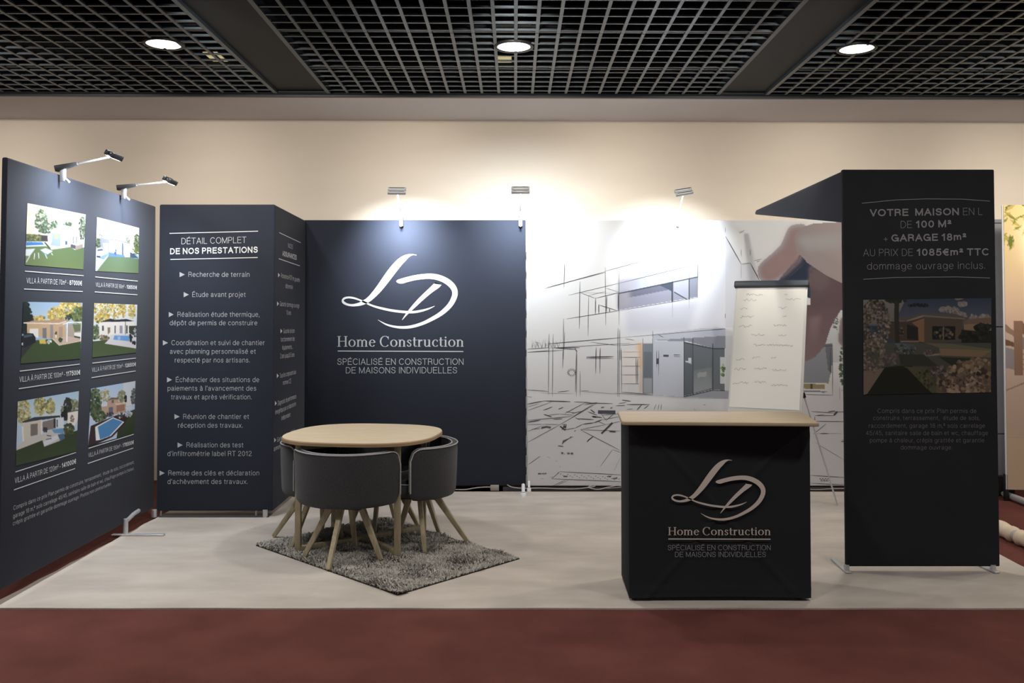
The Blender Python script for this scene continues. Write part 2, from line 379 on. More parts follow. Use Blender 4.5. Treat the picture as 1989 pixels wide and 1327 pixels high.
for ch_, b_, k_ in (('É', 'E', 'a'), ('À', 'A', 'g'), ('é', 'e', 'a'), ('è', 'e', 'g'), ('ê', 'e', 'c'), ('à', 'a', 'g'), ('ô', 'o', 'c')): SG[ch_] = acc(b_, k_)
SWT = {'thin': .062, 'light': .088, 'regular': .11, 'bold': .185}
def write(mb, pl, p0, p1, cap_px, segs, h=.0015):
    """one line of text from pixel p0 to pixel p1 (baseline ends), segs = text or [(text, weight)]"""
    if isinstance(segs, str): segs = [(segs, 'light')]
    out = []; x = 0
    for t, wgt in segs:
        sw = SWT[wgt]; fy = lambda y: sw / 2 + y * (1 - sw)
        for c in t:
            if c == ' ': x += .38; continue
            w, st = SG[c]; w *= 1 + (sw - .088) * .9
            kx = (w) / SG[c][0]
            for kind, P in st:
                P = [(x + sw / 2 + a * kx, fy(b)) for a, b in P]
                if kind == 'L':
                    for i, (p, q) in enumerate(zip(P, P[1:])):
                        d = math.hypot(q[0] - p[0], q[1] - p[1]); ux, uy = (q[0] - p[0]) / d * sw / 2, (q[1] - p[1]) / d * sw / 2
                        out.append(ribbon([(p[0] - ux, p[1] - uy, sw), (q[0] + ux, q[1] + uy, sw)]))
                else:
                    out.append(ribbon([(a, b, sw) for a, b in (catmull(P, 2) if len(P) > 2 else P)]))
            x += w + sw + .13
    wd_ = x - .13
    a0, b0 = pl.ab(*p0); a1, b1 = pl.ab(*p1)
    pm = ((p0[0] + p1[0]) / 2, (p0[1] + p1[1]) / 2)
    cap = pl.ab(pm[0], pm[1] - cap_px)[1] - pl.ab(*pm)[1]
    for k, (V, Q) in enumerate(out):
        mb.add([pl.w(a0 + (a1 - a0) * vx / wd_, b0 + (b1 - b0) * vx / wd_ + vy * cap, h + (k % 5) * .00008) for vx, vy in V], Q)
def rule(mb, pl, pts, wpx, h=.0015):
    for (p, q) in zip(pts, pts[1:]):
        ab0 = pl.ab(*p); ab1 = pl.ab(*q)
        t = abs(pl.ab(p[0], p[1] - wpx)[1] - ab0[1]) / 2
        mb.add([pl.w(ab0[0], ab0[1] - t, h), pl.w(ab1[0], ab1[1] - t, h), pl.w(ab1[0], ab1[1] + t, h), pl.w(ab0[0], ab0[1] + t, h)], [(0, 1, 2, 3)])
def tri(mb, pl, x0, x1, yc, hp):
    mb.add([pl.w(*pl.ab(x0, yc - hp), .0015), pl.w(*pl.ab(x0, yc + hp), .0015), pl.w(*pl.ab(x1, yc), .0015)], [(0, 1, 2)])

LOGO = [
    [(812, 80, 4), (770, 76, 12), (732, 86, 30), (690, 112, 54), (640, 155, 68), (580, 225, 75), (520, 305, 74), (450, 400, 66), (390, 470, 56), (340, 518, 48), (290, 549, 42), (240, 568, 32), (180, 577, 24), (128, 570, 22), (92, 552, 24), (80, 532, 20), (95, 510, 20), (135, 500, 19), (185, 505, 19), (240, 522, 16), (300, 548, 17), (370, 580, 18), (450, 604, 22), (560, 628, 24), (680, 643, 25), (780, 645, 24), (860, 632, 22), (930, 612, 15), (992, 585, 4)],
    [(612, 340, 10), (630, 340, 34), (665, 338, 50), (720, 322, 50), (820, 300, 50), (930, 290, 52), (1020, 300, 56), (1105, 335, 58), (1165, 385, 58), (1192, 440, 56), (1185, 500, 54), (1140, 580, 50), (1060, 655, 44), (970, 710, 38), (870, 758, 32), (760, 790, 30), (660, 797, 26), (570, 785, 20), (500, 762, 14), (430, 722, 3)],
    [(1022, 368, 70), (1000, 390, 62), (940, 440, 50), (860, 512, 44), (800, 572, 37), (750, 625, 28), (710, 670, 18), (670, 722, 5)]]
def logo(mb, pl, fx, h=.0015):
    for k, st in enumerate(LOGO):
        V, Q = ribbon(catmull(st, 5))
        if k == 2: V[:2] = [(1060, 375), (984, 363)] if V[0][0] > V[1][0] else [(984, 363), (1060, 375)]
        mb.add([pl.w(*pl.ab(*fx(x, y)), h + k * .0003) for x, y in V], Q)

def arcp(cx, cy, rx, ry, a0, a1, n=14):
    return [(cx + rx * math.cos(math.radians(a0 + (a1 - a0) * i / n)), cy + ry * math.sin(math.radians(a0 + (a1 - a0) * i / n))) for i in range(n + 1)]
def pen(pts, closed=False, T=.15, t=.045):
    n = len(pts); out = []
    for i, p in enumerate(pts):
        q = pts[(i + 1) % n] if closed else pts[min(i + 1, n - 1)]; r = pts[i - 1] if closed else pts[max(i - 1, 0)]
        dx, dy = q[0] - r[0], q[1] - r[1]; L = math.hypot(dx, dy) or 1
        out.append((p[0], p[1], t + (T - t) * (abs(dy) / L) ** 1.6))
    return ribbon(out, closed)
def _V(x, y0, y1): return pen([(x, y0), (x, y1)])
def _S(x, y, w=.36): return ribbon([(x - w / 2, y, .045), (x + w / 2, y, .045)])
X_ = .67
def arch(x0, x1): return pen([(x0, .45), (x0 + .06, .56), (x0 + .17, .645), (x0 + .27, .64), (x1, .52)], t=.06)
GL = {
    'H': (1.1, [_V(.22, 0, 1), _V(.88, 0, 1), ribbon([(.22, .52, .05), (.88, .52, .05)]), _S(.22, .02), _S(.22, .98), _S(.88, .02), _S(.88, .98)]),
    'o': (.8, [pen(arcp(.4, .335, .28, .315, 0, 345, 24), True)]),
    'm': (1.24, [_V(.2, 0, X_), _V(.6, 0, .55), _V(1.0, 0, .55), arch(.2, .6), arch(.6, 1.0), _S(.2, .02, .3), _S(.6, .02, .3), _S(1.0, .02, .3), _S(.13, .64, .18)]),
    'n': (.84, [_V(.2, 0, X_), _V(.62, 0, .55), arch(.2, .62), _S(.2, .02, .3), _S(.62, .02, .3), _S(.13, .64, .18)]),
    'e': (.7, [pen([(.1, .38), (.58, .38)] , t=.05), pen(arcp(.36, .335, .25, .315, 8, 325, 20))]),
    'c': (.66, [pen(arcp(.38, .335, .27, .315, 45, 320, 20)), ribbon([(.52, .5, .11), (.58, .56, .11)])]),
    'C': (1.02, [pen(arcp(.55, .5, .43, .5, 38, 318, 26)), ribbon([(.89, .68, .05), (.89, .98, .05)])]),
    's': (.56, [pen([(.43, .5), (.42, .6), (.3, .645), (.17, .6), (.13, .5), (.2, .41), (.34, .33), (.44, .22), (.42, .1), (.3, .03), (.16, .05), (.09, .18)], T=.13, t=.07)]),
    't': (.5, [pen([(.23, .88), (.23, .14), (.29, .04), (.38, .03), (.47, .08)]), ribbon([(.06, .63, .05), (.46, .63, .05)])]),
    'r': (.58, [_V(.2, 0, X_), pen([(.2, .42), (.3, .58), (.42, .63)], t=.08), ribbon([(.42, .6, .13), (.52, .6, .13)]), _S(.2, .02, .32), _S(.13, .64, .18)]),
    'u': (.86, [_V(.2, .14, X_), _V(.62, 0, X_), pen([(.2, .14), (.27, .04), (.4, .02), (.52, .08), (.62, .18)], t=.06), _S(.13, .64, .2), _S(.55, .64, .2), _S(.68, .02, .2)]),
    'i': (.42, [_V(.21, 0, X_), _S(.21, .02, .32), _S(.14, .64, .18), pen(arcp(.21, .88, .04, .04, 0, 330, 10), True, T=.08, t=.08)]),
    ' ': (.36, [])}
def serif(mb, pl, p0, p1, cap_px, txt, h=.0015):
    adv = sum(GL[c][0] for c in txt) - .12
    a0, b0 = pl.ab(*p0); a1, b1 = pl.ab(*p1); cap = pl.ab(p0[0], p0[1] - cap_px)[1] - b0; x = -.04; k = 0
    for c in txt:
        w, parts = GL[c]
        for V, Q in parts:
            k = (k + 1) % 7
            mb.add([pl.w(a0 + (a1 - a0) * (x + vx) / adv, b0 + (b1 - b0) * (x + vx) / adv + vy * cap, h + k * .00012) for vx, vy in V], Q)
        x += w

# ================================================================== THE SETTING
fl = MB()
fl.add([(-9, -3, 0), (9, -3, 0), (9, 9.5, 0), (-9, 9.5, 0)], [(0, 1, 2, 3)])
fl.build('floor', M['red'], kind='structure')
CZ = CAMZ + 1.738; K = .0143                # ceiling height; the back of the hall runs slightly askew
YE = 6.93
def yk(y, x): return y + K * x
wl = MB()
def skew_box(mb, x0, x1, y0, y1, z0, z1):
    v = [(x, yk(y, x), z) for z in (z0, z1) for y in (y0, y1) for x in (x0, x1)]
    mb.add(v, [(0, 2, 3, 1), (4, 5, 7, 6), (0, 1, 5, 4), (2, 6, 7, 3), (0, 4, 6, 2), (1, 3, 7, 5)]); return mb
WY = 7.93
skew_box(MB(), -9, 9, WY, WY + .2, 0, CZ + .6).build('wall_back', M['cream'], kind='structure')
ceil = skew_box(MB(), -9, 9, -3, YE + .02, CZ + .45, CZ + .5).build('ceiling', M['void'], kind='structure')
skew_box(MB(), -9, 9, YE + .03, WY, CZ + .012, CZ + .1).build('soffit', M['soffit'], ceil)
t1 = skew_box(MB(), -9, 9, YE - .005, YE + .03, CZ - .022, CZ + .46)
t1.build('trim_1', M['trim'], kind='structure')
skew_box(MB(), -9, 9, YE - .03, YE - .006, CZ - .006, CZ + .01).build('trim_2', M['beam'], kind='structure')
# the dark beams between the three grid bays
BEAMS = [(-1.905, -1.455), (1.60, 2.02)]
for bx0, bx1 in BEAMS:
    skew_box(MB(), bx0 + .03, bx1 - .03, 1.5, YE - .03, CZ + .02, CZ + .44).build('beam', M['beam'], ceil)
    for a, b in ((bx0, bx0 + .03), (bx1 - .03, bx1)):
        skew_box(MB(), a, b, 1.5, YE - .03, CZ - .004, CZ + .06).build('beam_flange', M['grid'], ceil)
G = .1335
BAYS = [(-4.95, BEAMS[0][0]), (BEAMS[0][1], BEAMS[1][0]), (BEAMS[1][1], 5.1)]
DOWN = [(318, 86), (998, 91), (1664, 95)]
DL = [on_floor(px, py, CZ) for px, py in DOWN]
joints = [4.30, 5.40, 6.22]
ys0 = 3.5
cb = None
for bi, (x0, x1) in enumerate(BAYS):
    n = int(round((x1 - x0) / G)); step = (x1 - x0) / n
    segs = [ys0] + [j for j in joints] + [YE - .03]
    for i in range(1, n):
        x = x0 + i * step
        for a, b in zip(segs, segs[1:]):
            if abs(x) > 3.3 and b < 5.5: continue
            L = b - a - .006
            cut = [p for p in DL if abs(p.x - x) < .1 and a < p.y < b]
            pieces = [(a + .003, b - .003)] if not cut else [(a + .003, cut[0].y - .1), (cut[0].y + .1, b - .003)]
            for u, v in pieces:
                skew_box(MB(), x - .0105, x + .0105, u, v, CZ, CZ + .014).build('grid_bar', M['grid'], ceil)
    y = YE - .03 - G * .6
    while y > 3.6:
        cut = [p for p in DL if x0 < p.x < x1 and abs(p.y - y) < .085]
        xs = [(x0, x1)] if not cut else [(x0, cut[0].x - .11), (cut[0].x + .11, x1)]
        for u, v in xs:
            skew_box(MB(), u, v, y - .0085, y + .0085, CZ + .0015, CZ + .013).build('grid_bar', M['grid'], ceil)
        y -= G
    for j in joints:
        skew_box(MB(), x0, x1, j - .012, j + .012, CZ + .008, CZ + .05).build('grid_joint', M['trim'], ceil)

dl_lab = ['round recessed downlight in the left ceiling bay, over the villa photo wall', 'round recessed downlight in the middle ceiling bay, over the navy logo wall', 'round recessed downlight in the right ceiling bay, near the price tower']
for p, lab in zip(DL, dl_lab):
    t = thing('downlight', lab, 'light', (p.x, yk(0, p.x) + p.y - K * p.x, CZ), group='ceiling downlights')
    MB().lathe([(.108, -.004), (.128, -.006), (.13, 0), (.13, .12), (.06, .2), (0, .2)]).build('housing', M['black'], t)
    MB().lathe([(0, .0), (.06, -.001), (.109, .001)]).build('diffuser', M['diffuser'], t)
    light('downlight_lamp', 'AREA', (p.x, p.y, CZ - .012), (0, 0, -1), DOWN_W, DOWN_C, shape='DISK', size=.2)
# further downlights of the hall, the same fixture, out of the frame
for x in (-5.2, 5.2):
    light('downlight_lamp', 'AREA', (x, 5.72, CZ - .012), (0, 0, -1), DOWN_W, DOWN_C, shape='DISK', size=.2)
for x in (-4.5, -2.26, 0, 2.26, 4.5):
    light('downlight_lamp', 'AREA', (x, 3.1, CZ - .012), (0, 0, -1), DOWN_W * 1.0, DOWN_C, shape='DISK', size=.2)
# added row of unseen fill spots with housings, to brighten the cream wall
for i in range(7):
    x = -5.4 + 1.8 * i
    MB().tube([(x, 4.18, CZ - .1), (x, 4.19, CZ - .1), (x, 4.38, CZ - .1)], [.03, .05, .05], 14).tube([(x, 4.28, CZ - .06), (x, 4.28, CZ + .01)], .01, 8).build('added_fill_spot', M['black'], ceil)
    light('added_fill_lamp', 'SPOT', (x, 4.4, CZ - .1), (0, 1, -.24), FILL_W, FILL_C, spot_size=math.radians(58), spot_blend=.75, shadow_soft_size=.05)
# warm reflections above the grid, imitated by faintly glowing plates
for (px, py, lab) in ((419, 112, 'small warm reflection built as a glowing plate above the grid beside the left bay downlight'), (980, 120, 'small dim reflection built as a glowing plate above the grid behind the middle downlight')):
    p = on_floor(px, py, CZ + .075)
    t = thing('glow_reflection', lab, 'light', p, group='imitated reflections above the ceiling grid')
    MB().box(-.05, .05, -.12, .12, .0, .006).build('glow_plate', mat('warm_reflection_glow', (200, 180, 130), .5, emit=(235, 215, 160), estr=.55), t)
    MB().box(-.055, .055, -.125, .125, .006, .08).build('plate_backing', M['black'], t)

# ================================================================== CARPET
cz = .008
y_f = on_floor(1000, 1184.5).y; y_b = on_floor(1000, 957).y
xr = on_floor(1944, 1081).x
pts = []
for i in range(25):
    k = i / 24; pts.append((-2.69 + (xr + 2.69) * k, y_f + .004 * math.sin(i * 1.7)))
for i in range(1, 20):
    k = i / 19; pts.append((xr + .006 * math.sin(i * 2.1), y_f + (y_b - y_f) * k))
for i in range(1, 25):
    k = i / 24.5; pts.append((xr + (-2.58 - xr) * k, y_b))
for i in range(0, 18):
    k = i / 18; pts.append((-2.58 - .1 * k + .006 * math.sin(i * 3.3), y_b + (y_f - y_b) * k))
ca = MB().prism(pts, .0, cz).build('booth_carpet', M['carpet'], label='pale grey booth carpet laid over the red hall floor', cat='carpet')

# ================================================================== DISPLAY WALLS
def slab(pl, a0, a1, b0, b1, th=.035):
    mb = MB(); v = [pl.w(a, b, h) for h in (-th, -.0005) for b in (b0, b1) for a in (a0, a1)]
    return mb.add(v, [(0, 2, 3, 1), (4, 5, 7, 6), (0, 1, 5, 4), (2, 6, 7, 3), (0, 4, 6, 2), (1, 3, 7, 5)])
def slab4(pl, quad, th=.035):
    """quad of (a, b): BL, BR, TR, TL"""
    v = [pl.w(a, b, -th) for a, b in quad] + [pl.w(a, b, -.0005) for a, b in quad]
    return MB().add(v, [(0, 3, 2, 1), (4, 5, 6, 7)] + [(i, (i + 1) % 4, (i + 1) % 4 + 4, i + 4) for i in range(4)])
def foot(parent, p, d, L=.34, name='foot', z_top=.1, back=.0):
    """silver stub tube on a flat bar lying on the floor; p contact point, d direction of the bar"""
    p = Vector(p); d = Vector(d).normalized()
    mb = MB(); mb.tube([(p.x, p.y, .012), (p.x, p.y, z_top)], .016, 12)
    o = mb.build(name, M['silver'], parent)
    MB().bar(p + Vector((0, 0, cz + .006)) - d * back, p + Vector((0, 0, cz + .006)) + d * L, .034, .01).build('foot_bar', M['silver'], o, bevel=.003)
    return o

# ---- left wall with the six villa photos
XL = -2.62
ft = on_floor(16, 305, 0)
PL = Plane((XL, 4.4, 0), (0, 1, 0)); 
aTL = PL.ab(14, 305); aTR = PL.ab(303, 401); aBL = PL.ab(-3, 1150); aBR = PL.ab(300, 986)
wallL = thing('photo_wall', 'tall navy fabric wall printed with six villa photos and prices', 'display wall', (0, 0, 0))
slab4(PL, [aBL, aBR, aTR, aTL], .03).build('fabric_panel', M['fabric'], wallL, bevel=.01, seg=3)
def cap(name, lines, rules, parent, pl, matl, label=None):
    mb = MB()
    for l in lines: write(mb, pl, *l)
    for r in rules:
        m2 = MB(); rule(m2, pl, r, 1.6); m2.build('rule_line', matl, parent)
    return mb.build(name, matl, parent, label=label)
def villa(area, price): return [('VILLA À PARTIR DE %sm² -' % area, 'light'), (' ' + price, 'bold')]
cap('caption', [((51, 550.2), (158.7, 555), 10, villa('70', '87000€'))], [[(48, 526.8), (162, 535.6)], [(46.3, 561.5), (160.3, 566.4)]], wallL, PL, M['print_white'])
cap('caption', [((185.6, 557), (265.6, 562.5), 8, villa('90', '106500€'))], [[(184.6, 537.9), (267.2, 546.3)], [(183.6, 567), (266.6, 572.8)]], wallL, PL, M['print_white'])
cap('caption', [((37.2, 742.7), (155.5, 727.8), 10, villa('100', '117500€'))], [[(38, 721), (154.7, 707.4)], [(36, 755.2), (154, 737.6)]], wallL, PL, M['print_white'])
cap('caption', [((178.2, 723), (263.6, 711.3), 8, villa('110', '128500€'))], [[(179, 705.5), (263.6, 695.7)], [(177.4, 733.7), (263.2, 720.7)]], wallL, PL, M['print_white'])
cap('caption', [((28.2, 939.3), (147.3, 900.5), 10, villa('120', '141000€'))], [[(29.4, 917), (147.3, 879)], [(26.6, 951.8), (145.3, 910.3)]], wallL, PL, M['print_white'])
cap('caption', [((171.2, 888.8), (259.3, 862.9), 8, villa('150', '176500€'))], [[(171.6, 871), (259.3, 843.7)], [(170, 900.5), (258.5, 870.4)]], wallL, PL, M['print_white'])
cap('paragraph', [((25.5, 991.4), (260, 900.5), 7.5, 'Compris dans ce prix Plan permis de construire, terrassement,  étude de sols, raccordement,'),
                  ((24.7, 1007.5), (260, 912.5), 7.5, 'garage 18 m,² sols carrelage 45/45, sanitaire salle de bain et wc, chauffage pompe à chaleur,'),
                  ((24.3, 1021.5), (216, 942.4), 7.5, 'crépis grattée et garantie dommage ouvrage. Photos non contractuelles.')], [], wallL, PL, M['print_grey'])
GREENS = [(70, 92, 66), (92, 112, 80), (120, 134, 100), (52, 70, 54)]
GOLD = [(214, 182, 78), (226, 196, 104), (196, 160, 70), (232, 210, 140), (150, 150, 80)]
def crop(ox, oy, sc): return lambda q: [(ox + x / sc, oy + y / sc) for x, y in q]
def lawn(p, pts, a=(88, 118, 62), b=(122, 140, 84)): p.gpoly(pts, a, b)
# photo 1: white villa, pool, loungers
q = [(115, 130), (1115, 325), (1075, 1270), (75, 1190)]
p = Pic(150, 110, q, (236, 238, 238))
p.gpoly([(60, 120), (400, 120), (330, 700), (60, 700)], (236, 228, 190), (238, 226, 196))
p.dots((180, 330), 40, 60, [(226, 214, 150)], 12, 14).dots((330, 430), 100, 190, GREENS + [(150, 160, 140)], 190, 18).dots((400, 560), 120, 90, GREENS, 90, 18)
p.dots((540, 490), 62, 70, GREENS, 60, 16).dots((780, 490), 80, 40, GREENS, 60, 16).dots((1050, 560), 70, 200, GREENS + [(150, 165, 150)], 150, 18)
p.poly([(95, 660), (430, 680), (440, 790), (85, 790)], (92, 104, 66)).dots((250, 720), 170, 50, [(120, 128, 70), (70, 80, 50), (150, 140, 80)], 90, 15)
p.poly([(330, 690), (435, 690), (435, 775), (330, 775)], (62, 52, 58))
p.poly([(490, 590), (700, 500), (960, 570), (1000, 620), (1000, 900), (500, 920), (470, 860), (440, 780), (500, 760)], (240, 241, 244))
p.poly([(490, 590), (690, 545), (650, 640), (500, 625)], (206, 204, 206)).poly([(505, 635), (655, 650), (650, 880), (480, 850), (505, 760)], (150, 170, 214))
p.poly([(560, 650), (600, 650), (600, 740), (560, 740)], (206, 170, 120)).poly([(720, 670), (810, 690), (810, 870), (720, 880)], (188, 204, 236)).poly([(735, 780), (770, 780), (770, 840), (735, 840)], (70, 84, 120))
for x in (870, 930): p.poly([(x, 700), (x + 16, 700), (x + 16, 820), (x, 820)], (110, 112, 118))
p.poly([(85, 790), (370, 790), (410, 860), (85, 880)], (236, 242, 250)).poly([(95, 797), (350, 800), (372, 845), (90, 860)], (64, 128, 204))
p.poly([(990, 800), (1050, 790), (1060, 850), (990, 850)], (200, 206, 214)).poly([(830, 830), (920, 850), (920, 920), (830, 890)], (84, 84, 94)).poly([(920, 860), (1060, 835), (1060, 895), (920, 935)], (168, 150, 140))
lawn(p, [(60, 880), (410, 865), (500, 925), (820, 880), (920, 935), (1120, 880), (1110, 1330), (40, 1330)], (96, 122, 78), (120, 140, 86))
p.poly([(370, 800), (400, 800), (490, 905), (460, 915)], (60, 84, 62)).poly([(80, 920), (235, 910), (150, 1035), (75, 1030)], (226, 228, 232)).poly([(310, 930), (400, 900), (520, 950), (420, 1010)], (214, 224, 244)).poly([(330, 960), (430, 1000), (420, 1030), (380, 1000)], (120, 150, 210))
for a, b in (((150, 1035), (95, 1140)), ((225, 990), (215, 1090)), ((285, 980), (292, 1075)), ((390, 1000), (425, 1075)), ((495, 980), (515, 1020))): p.line(a, b, 14, (222, 222, 220))
p.grade(.9, .84); p.on('printed_photo', PL, h=.0012, px_quad=crop(40, 380, 8.85)(q), mat_=M['photo'], parent=wallL)
# photo 2: white villa, car on driveway
q = [(200, 130), (1105, 365), (1090, 1335), (165, 1290)]
p = Pic(130, 110, q, (238, 240, 240))
p.dots((290, 500), 60, 120, [(180, 186, 150), (140, 150, 110)], 40, 14).dots((555, 530), 50, 90, [(170, 176, 140)], 40, 14).dots((830, 630), 60, 70, [(120, 140, 110)], 50, 14).dots((230, 700), 60, 110, GREENS, 80, 18).dots((1060, 660), 90, 170, GREENS + [(150, 150, 80)], 130, 20).dots((1030, 850), 100, 90, [(120, 130, 60), (90, 104, 62)], 60, 18)
p.poly([(265, 575), (445, 600), (440, 890), (345, 870), (270, 800)], (150, 156, 182)).poly([(310, 690), (420, 690), (420, 885), (345, 870)], (206, 226, 244))
p.poly([(440, 600), (905, 700), (890, 985), (430, 930)], (232, 236, 244)).poly([(440, 595), (600, 605), (905, 690), (895, 715), (600, 640), (440, 620)], (144, 140, 146)).poly([(708, 680), (745, 690), (745, 950), (708, 940)], (96, 106, 140)).poly([(800, 775), (840, 785), (838, 865), (798, 855)], (196, 196, 208))
p.poly([(430, 880), (770, 950), (770, 1000), (420, 975)], (100, 140, 206)).dots((575, 880), 20, 70, [(70, 90, 130)], 16, 14).poly([(890, 880), (1000, 930), (1085, 960), (1085, 1020), (890, 990)], (70, 90, 120)).poly([(985, 925), (1085, 960), (1085, 1010)], (150, 196, 240))
lawn(p, [(420, 975), (900, 990), (1100, 1030), (1100, 1340), (180, 1310)], (104, 134, 104), (124, 146, 104))
p.poly([(165, 985), (430, 900), (440, 925), (190, 1290), (160, 1290)], (214, 230, 246)).poly([(220, 1000), (430, 900), (440, 925), (330, 1040)], (130, 176, 230))
p.poly([(180, 850), (210, 795), (300, 780), (350, 850), (355, 920), (250, 1000), (175, 985)], (222, 232, 244)).poly([(205, 830), (300, 810), (325, 845), (215, 860)], (70, 86, 116)).poly([(190, 960), (270, 970), (265, 1000), (195, 990)], (50, 54, 66))
p.grade(.9, .84); p.on('printed_photo', PL, h=.0012, px_quad=crop(170, 410, 11.06)(q), mat_=M['photo'], parent=wallL)
# photo 3: beige villa with pergola, dark car
q = [(120, 130), (1035, 145), (1000, 1010), (80, 1085)]
p = Pic(150, 110, q, (150, 190, 226))
p.gpoly([(60, 100), (1050, 100), (1050, 450), (60, 450)], (150, 184, 220), (186, 208, 226))
p.dots((340, 400), 90, 50, GOLD, 80, 18).dots((600, 340), 130, 130, GOLD, 220, 20).dots((760, 250), 130, 120, GOLD, 200, 20).dots((900, 200), 130, 60, GOLD, 90, 20).dots((950, 340), 110, 130, [(110, 128, 70), (130, 144, 84), (84, 104, 60)], 150, 20).dots((800, 370), 60, 40, [(64, 74, 52)], 40, 16)
p.dots((150, 380), 85, 260, [(26, 36, 34), (36, 50, 44)], 260, 24).poly([(80, 130), (130, 150), (220, 360), (200, 560), (60, 600)], (28, 38, 38))
p.poly([(170, 470), (500, 470), (740, 440), (760, 740), (640, 790), (570, 710), (170, 640)], (206, 170, 128)).poly([(120, 455), (250, 430), (720, 405), (860, 440), (700, 465), (640, 480), (140, 466)], (190, 148, 118)).line((125, 460), (640, 470), 18, (236, 220, 200)).line((640, 470), (760, 435), 18, (236, 220, 200))
p.poly([(205, 550), (330, 545), (330, 690), (205, 660)], (232, 226, 220)).poly([(390, 540), (450, 535), (450, 700), (390, 690)], (120, 122, 124)).poly([(505, 490), (550, 490), (550, 700), (505, 700)], (150, 140, 150)).poly([(640, 520), (700, 510), (700, 690), (640, 690)], (180, 150, 130))
p.poly([(760, 480), (1010, 470), (1000, 700), (760, 740)], (176, 160, 146)).poly([(860, 480), (1000, 480), (1000, 580), (900, 600)], (110, 124, 84)).poly([(890, 610), (1000, 605), (1000, 690), (890, 660)], (232, 230, 224)).poly([(890, 655), (1000, 675), (1000, 700), (890, 690)], (60, 74, 64))
p.poly([(570, 710), (760, 660), (1005, 700), (1005, 735), (640, 805)], (204, 176, 160)).line((640, 805), (1005, 735), 14, (232, 206, 172)).line((540, 700), (640, 800), 14, (232, 206, 172))
p.line((700, 480), (790, 452), 16, (240, 236, 230)).line((780, 450), (1030, 450), 18, (244, 240, 234)).line((775, 450), (768, 750), 18, (240, 238, 234)).line((1018, 450), (1002, 735), 18, (240, 238, 234))
lawn(p, [(60, 760), (340, 720), (540, 710), (640, 808), (1005, 740), (1005, 1030), (60, 1100)], (60, 84, 44), (66, 84, 50))
p.poly([(80, 830), (250, 790), (80, 1010)], (52, 52, 56)).poly([(80, 680), (150, 615), (250, 620), (290, 680), (290, 760), (150, 830), (80, 830)], (28, 34, 44)).poly([(120, 650), (230, 630), (250, 660), (130, 690)], (70, 84, 100)).poly([(85, 770), (115, 760), (115, 800), (85, 800)], (200, 206, 214))
p.poly([(340, 715), (430, 710), (445, 780), (350, 780)], (222, 190, 74)).dots((490, 750), 40, 30, [(220, 224, 220)], 20, 12).dots((590, 620), 16, 24, [(56, 74, 46)], 12, 12).dots((665, 720), 28, 30, [(60, 84, 48)], 20, 14).poly([(585, 640), (605, 640), (602, 690), (585, 690)], (236, 224, 210))
p.grade(.8); p.on('printed_photo', PL, h=.0012, px_quad=crop(30, 570, 7.956)(q), mat_=M['photo'], parent=wallL)
# photo 4: white villa with dark roof and pool
q = [(1215, 150), (1880, 175), (1860, 915), (1185, 990)]
p = Pic(130, 110, q, (214, 222, 226))
for cx, cy, rx, ry in ((1270, 250, 70, 140), (1380, 260, 80, 130), (1520, 260, 70, 150), (1640, 250, 50, 120), (1790, 270, 60, 120)): p.dots((cx, cy), rx, ry, GOLD + [(226, 200, 150)], 120, 16)
p.dots((1330, 390), 110, 80, GOLD + [(120, 124, 64)], 110, 18).dots((1240, 600), 60, 110, GREENS + [(150, 150, 84)], 90, 18)
p.poly([(1285, 450), (1500, 440), (1830, 435), (1830, 600), (1500, 640), (1285, 650)], (232, 226, 220)).poly([(1305, 442), (1450, 392), (1520, 410), (1700, 398), (1830, 432), (1540, 442)], (46, 48, 62))
p.poly([(1325, 500), (1352, 500), (1352, 580), (1325, 580)], (90, 92, 96)).poly([(1405, 530), (1445, 525), (1445, 600), (1410, 640)], (150, 124, 100)).poly([(1510, 500), (1528, 500), (1528, 620), (1510, 620)], (96, 90, 92)).poly([(1590, 500), (1635, 500), (1635, 620), (1590, 620)], (150, 150, 166)).poly([(1695, 495), (1715, 495), (1715, 620), (1695, 620)], (40, 40, 44)).poly([(1740, 505), (1870, 500), (1870, 680), (1740, 610)], (62, 72, 56)).line((1682, 440), (1682, 640), 12, (90, 90, 96))
p.dots((1350, 690), 80, 40, [(150, 120, 100), (96, 104, 62)], 50, 16)
lawn(p, [(1185, 740), (1400, 720), (1860, 850), (1860, 930), (1180, 1000)], (70, 92, 54), (84, 100, 62))
p.poly([(1450, 650), (1520, 630), (1790, 640), (1862, 780), (1862, 850), (1362, 775), (1440, 700)], (214, 208, 214)).poly([(1510, 652), (1740, 655), (1745, 740), (1490, 715)], (96, 156, 222)).poly([(1560, 665), (1600, 665), (1600, 720), (1560, 720)], (150, 190, 236))
p.dots((1770, 690), 20, 60, [(50, 54, 62)], 30, 14).dots((1820, 760), 30, 30, [(40, 44, 50)], 20, 14).dots((1840, 600), 24, 70, [(60, 70, 60), (190, 196, 200)], 30, 14)
p.grade(.8); p.on('printed_photo', PL, h=.0012, px_quad=crop(30, 570, 7.956)(q), mat_=M['photo'], parent=wallL)
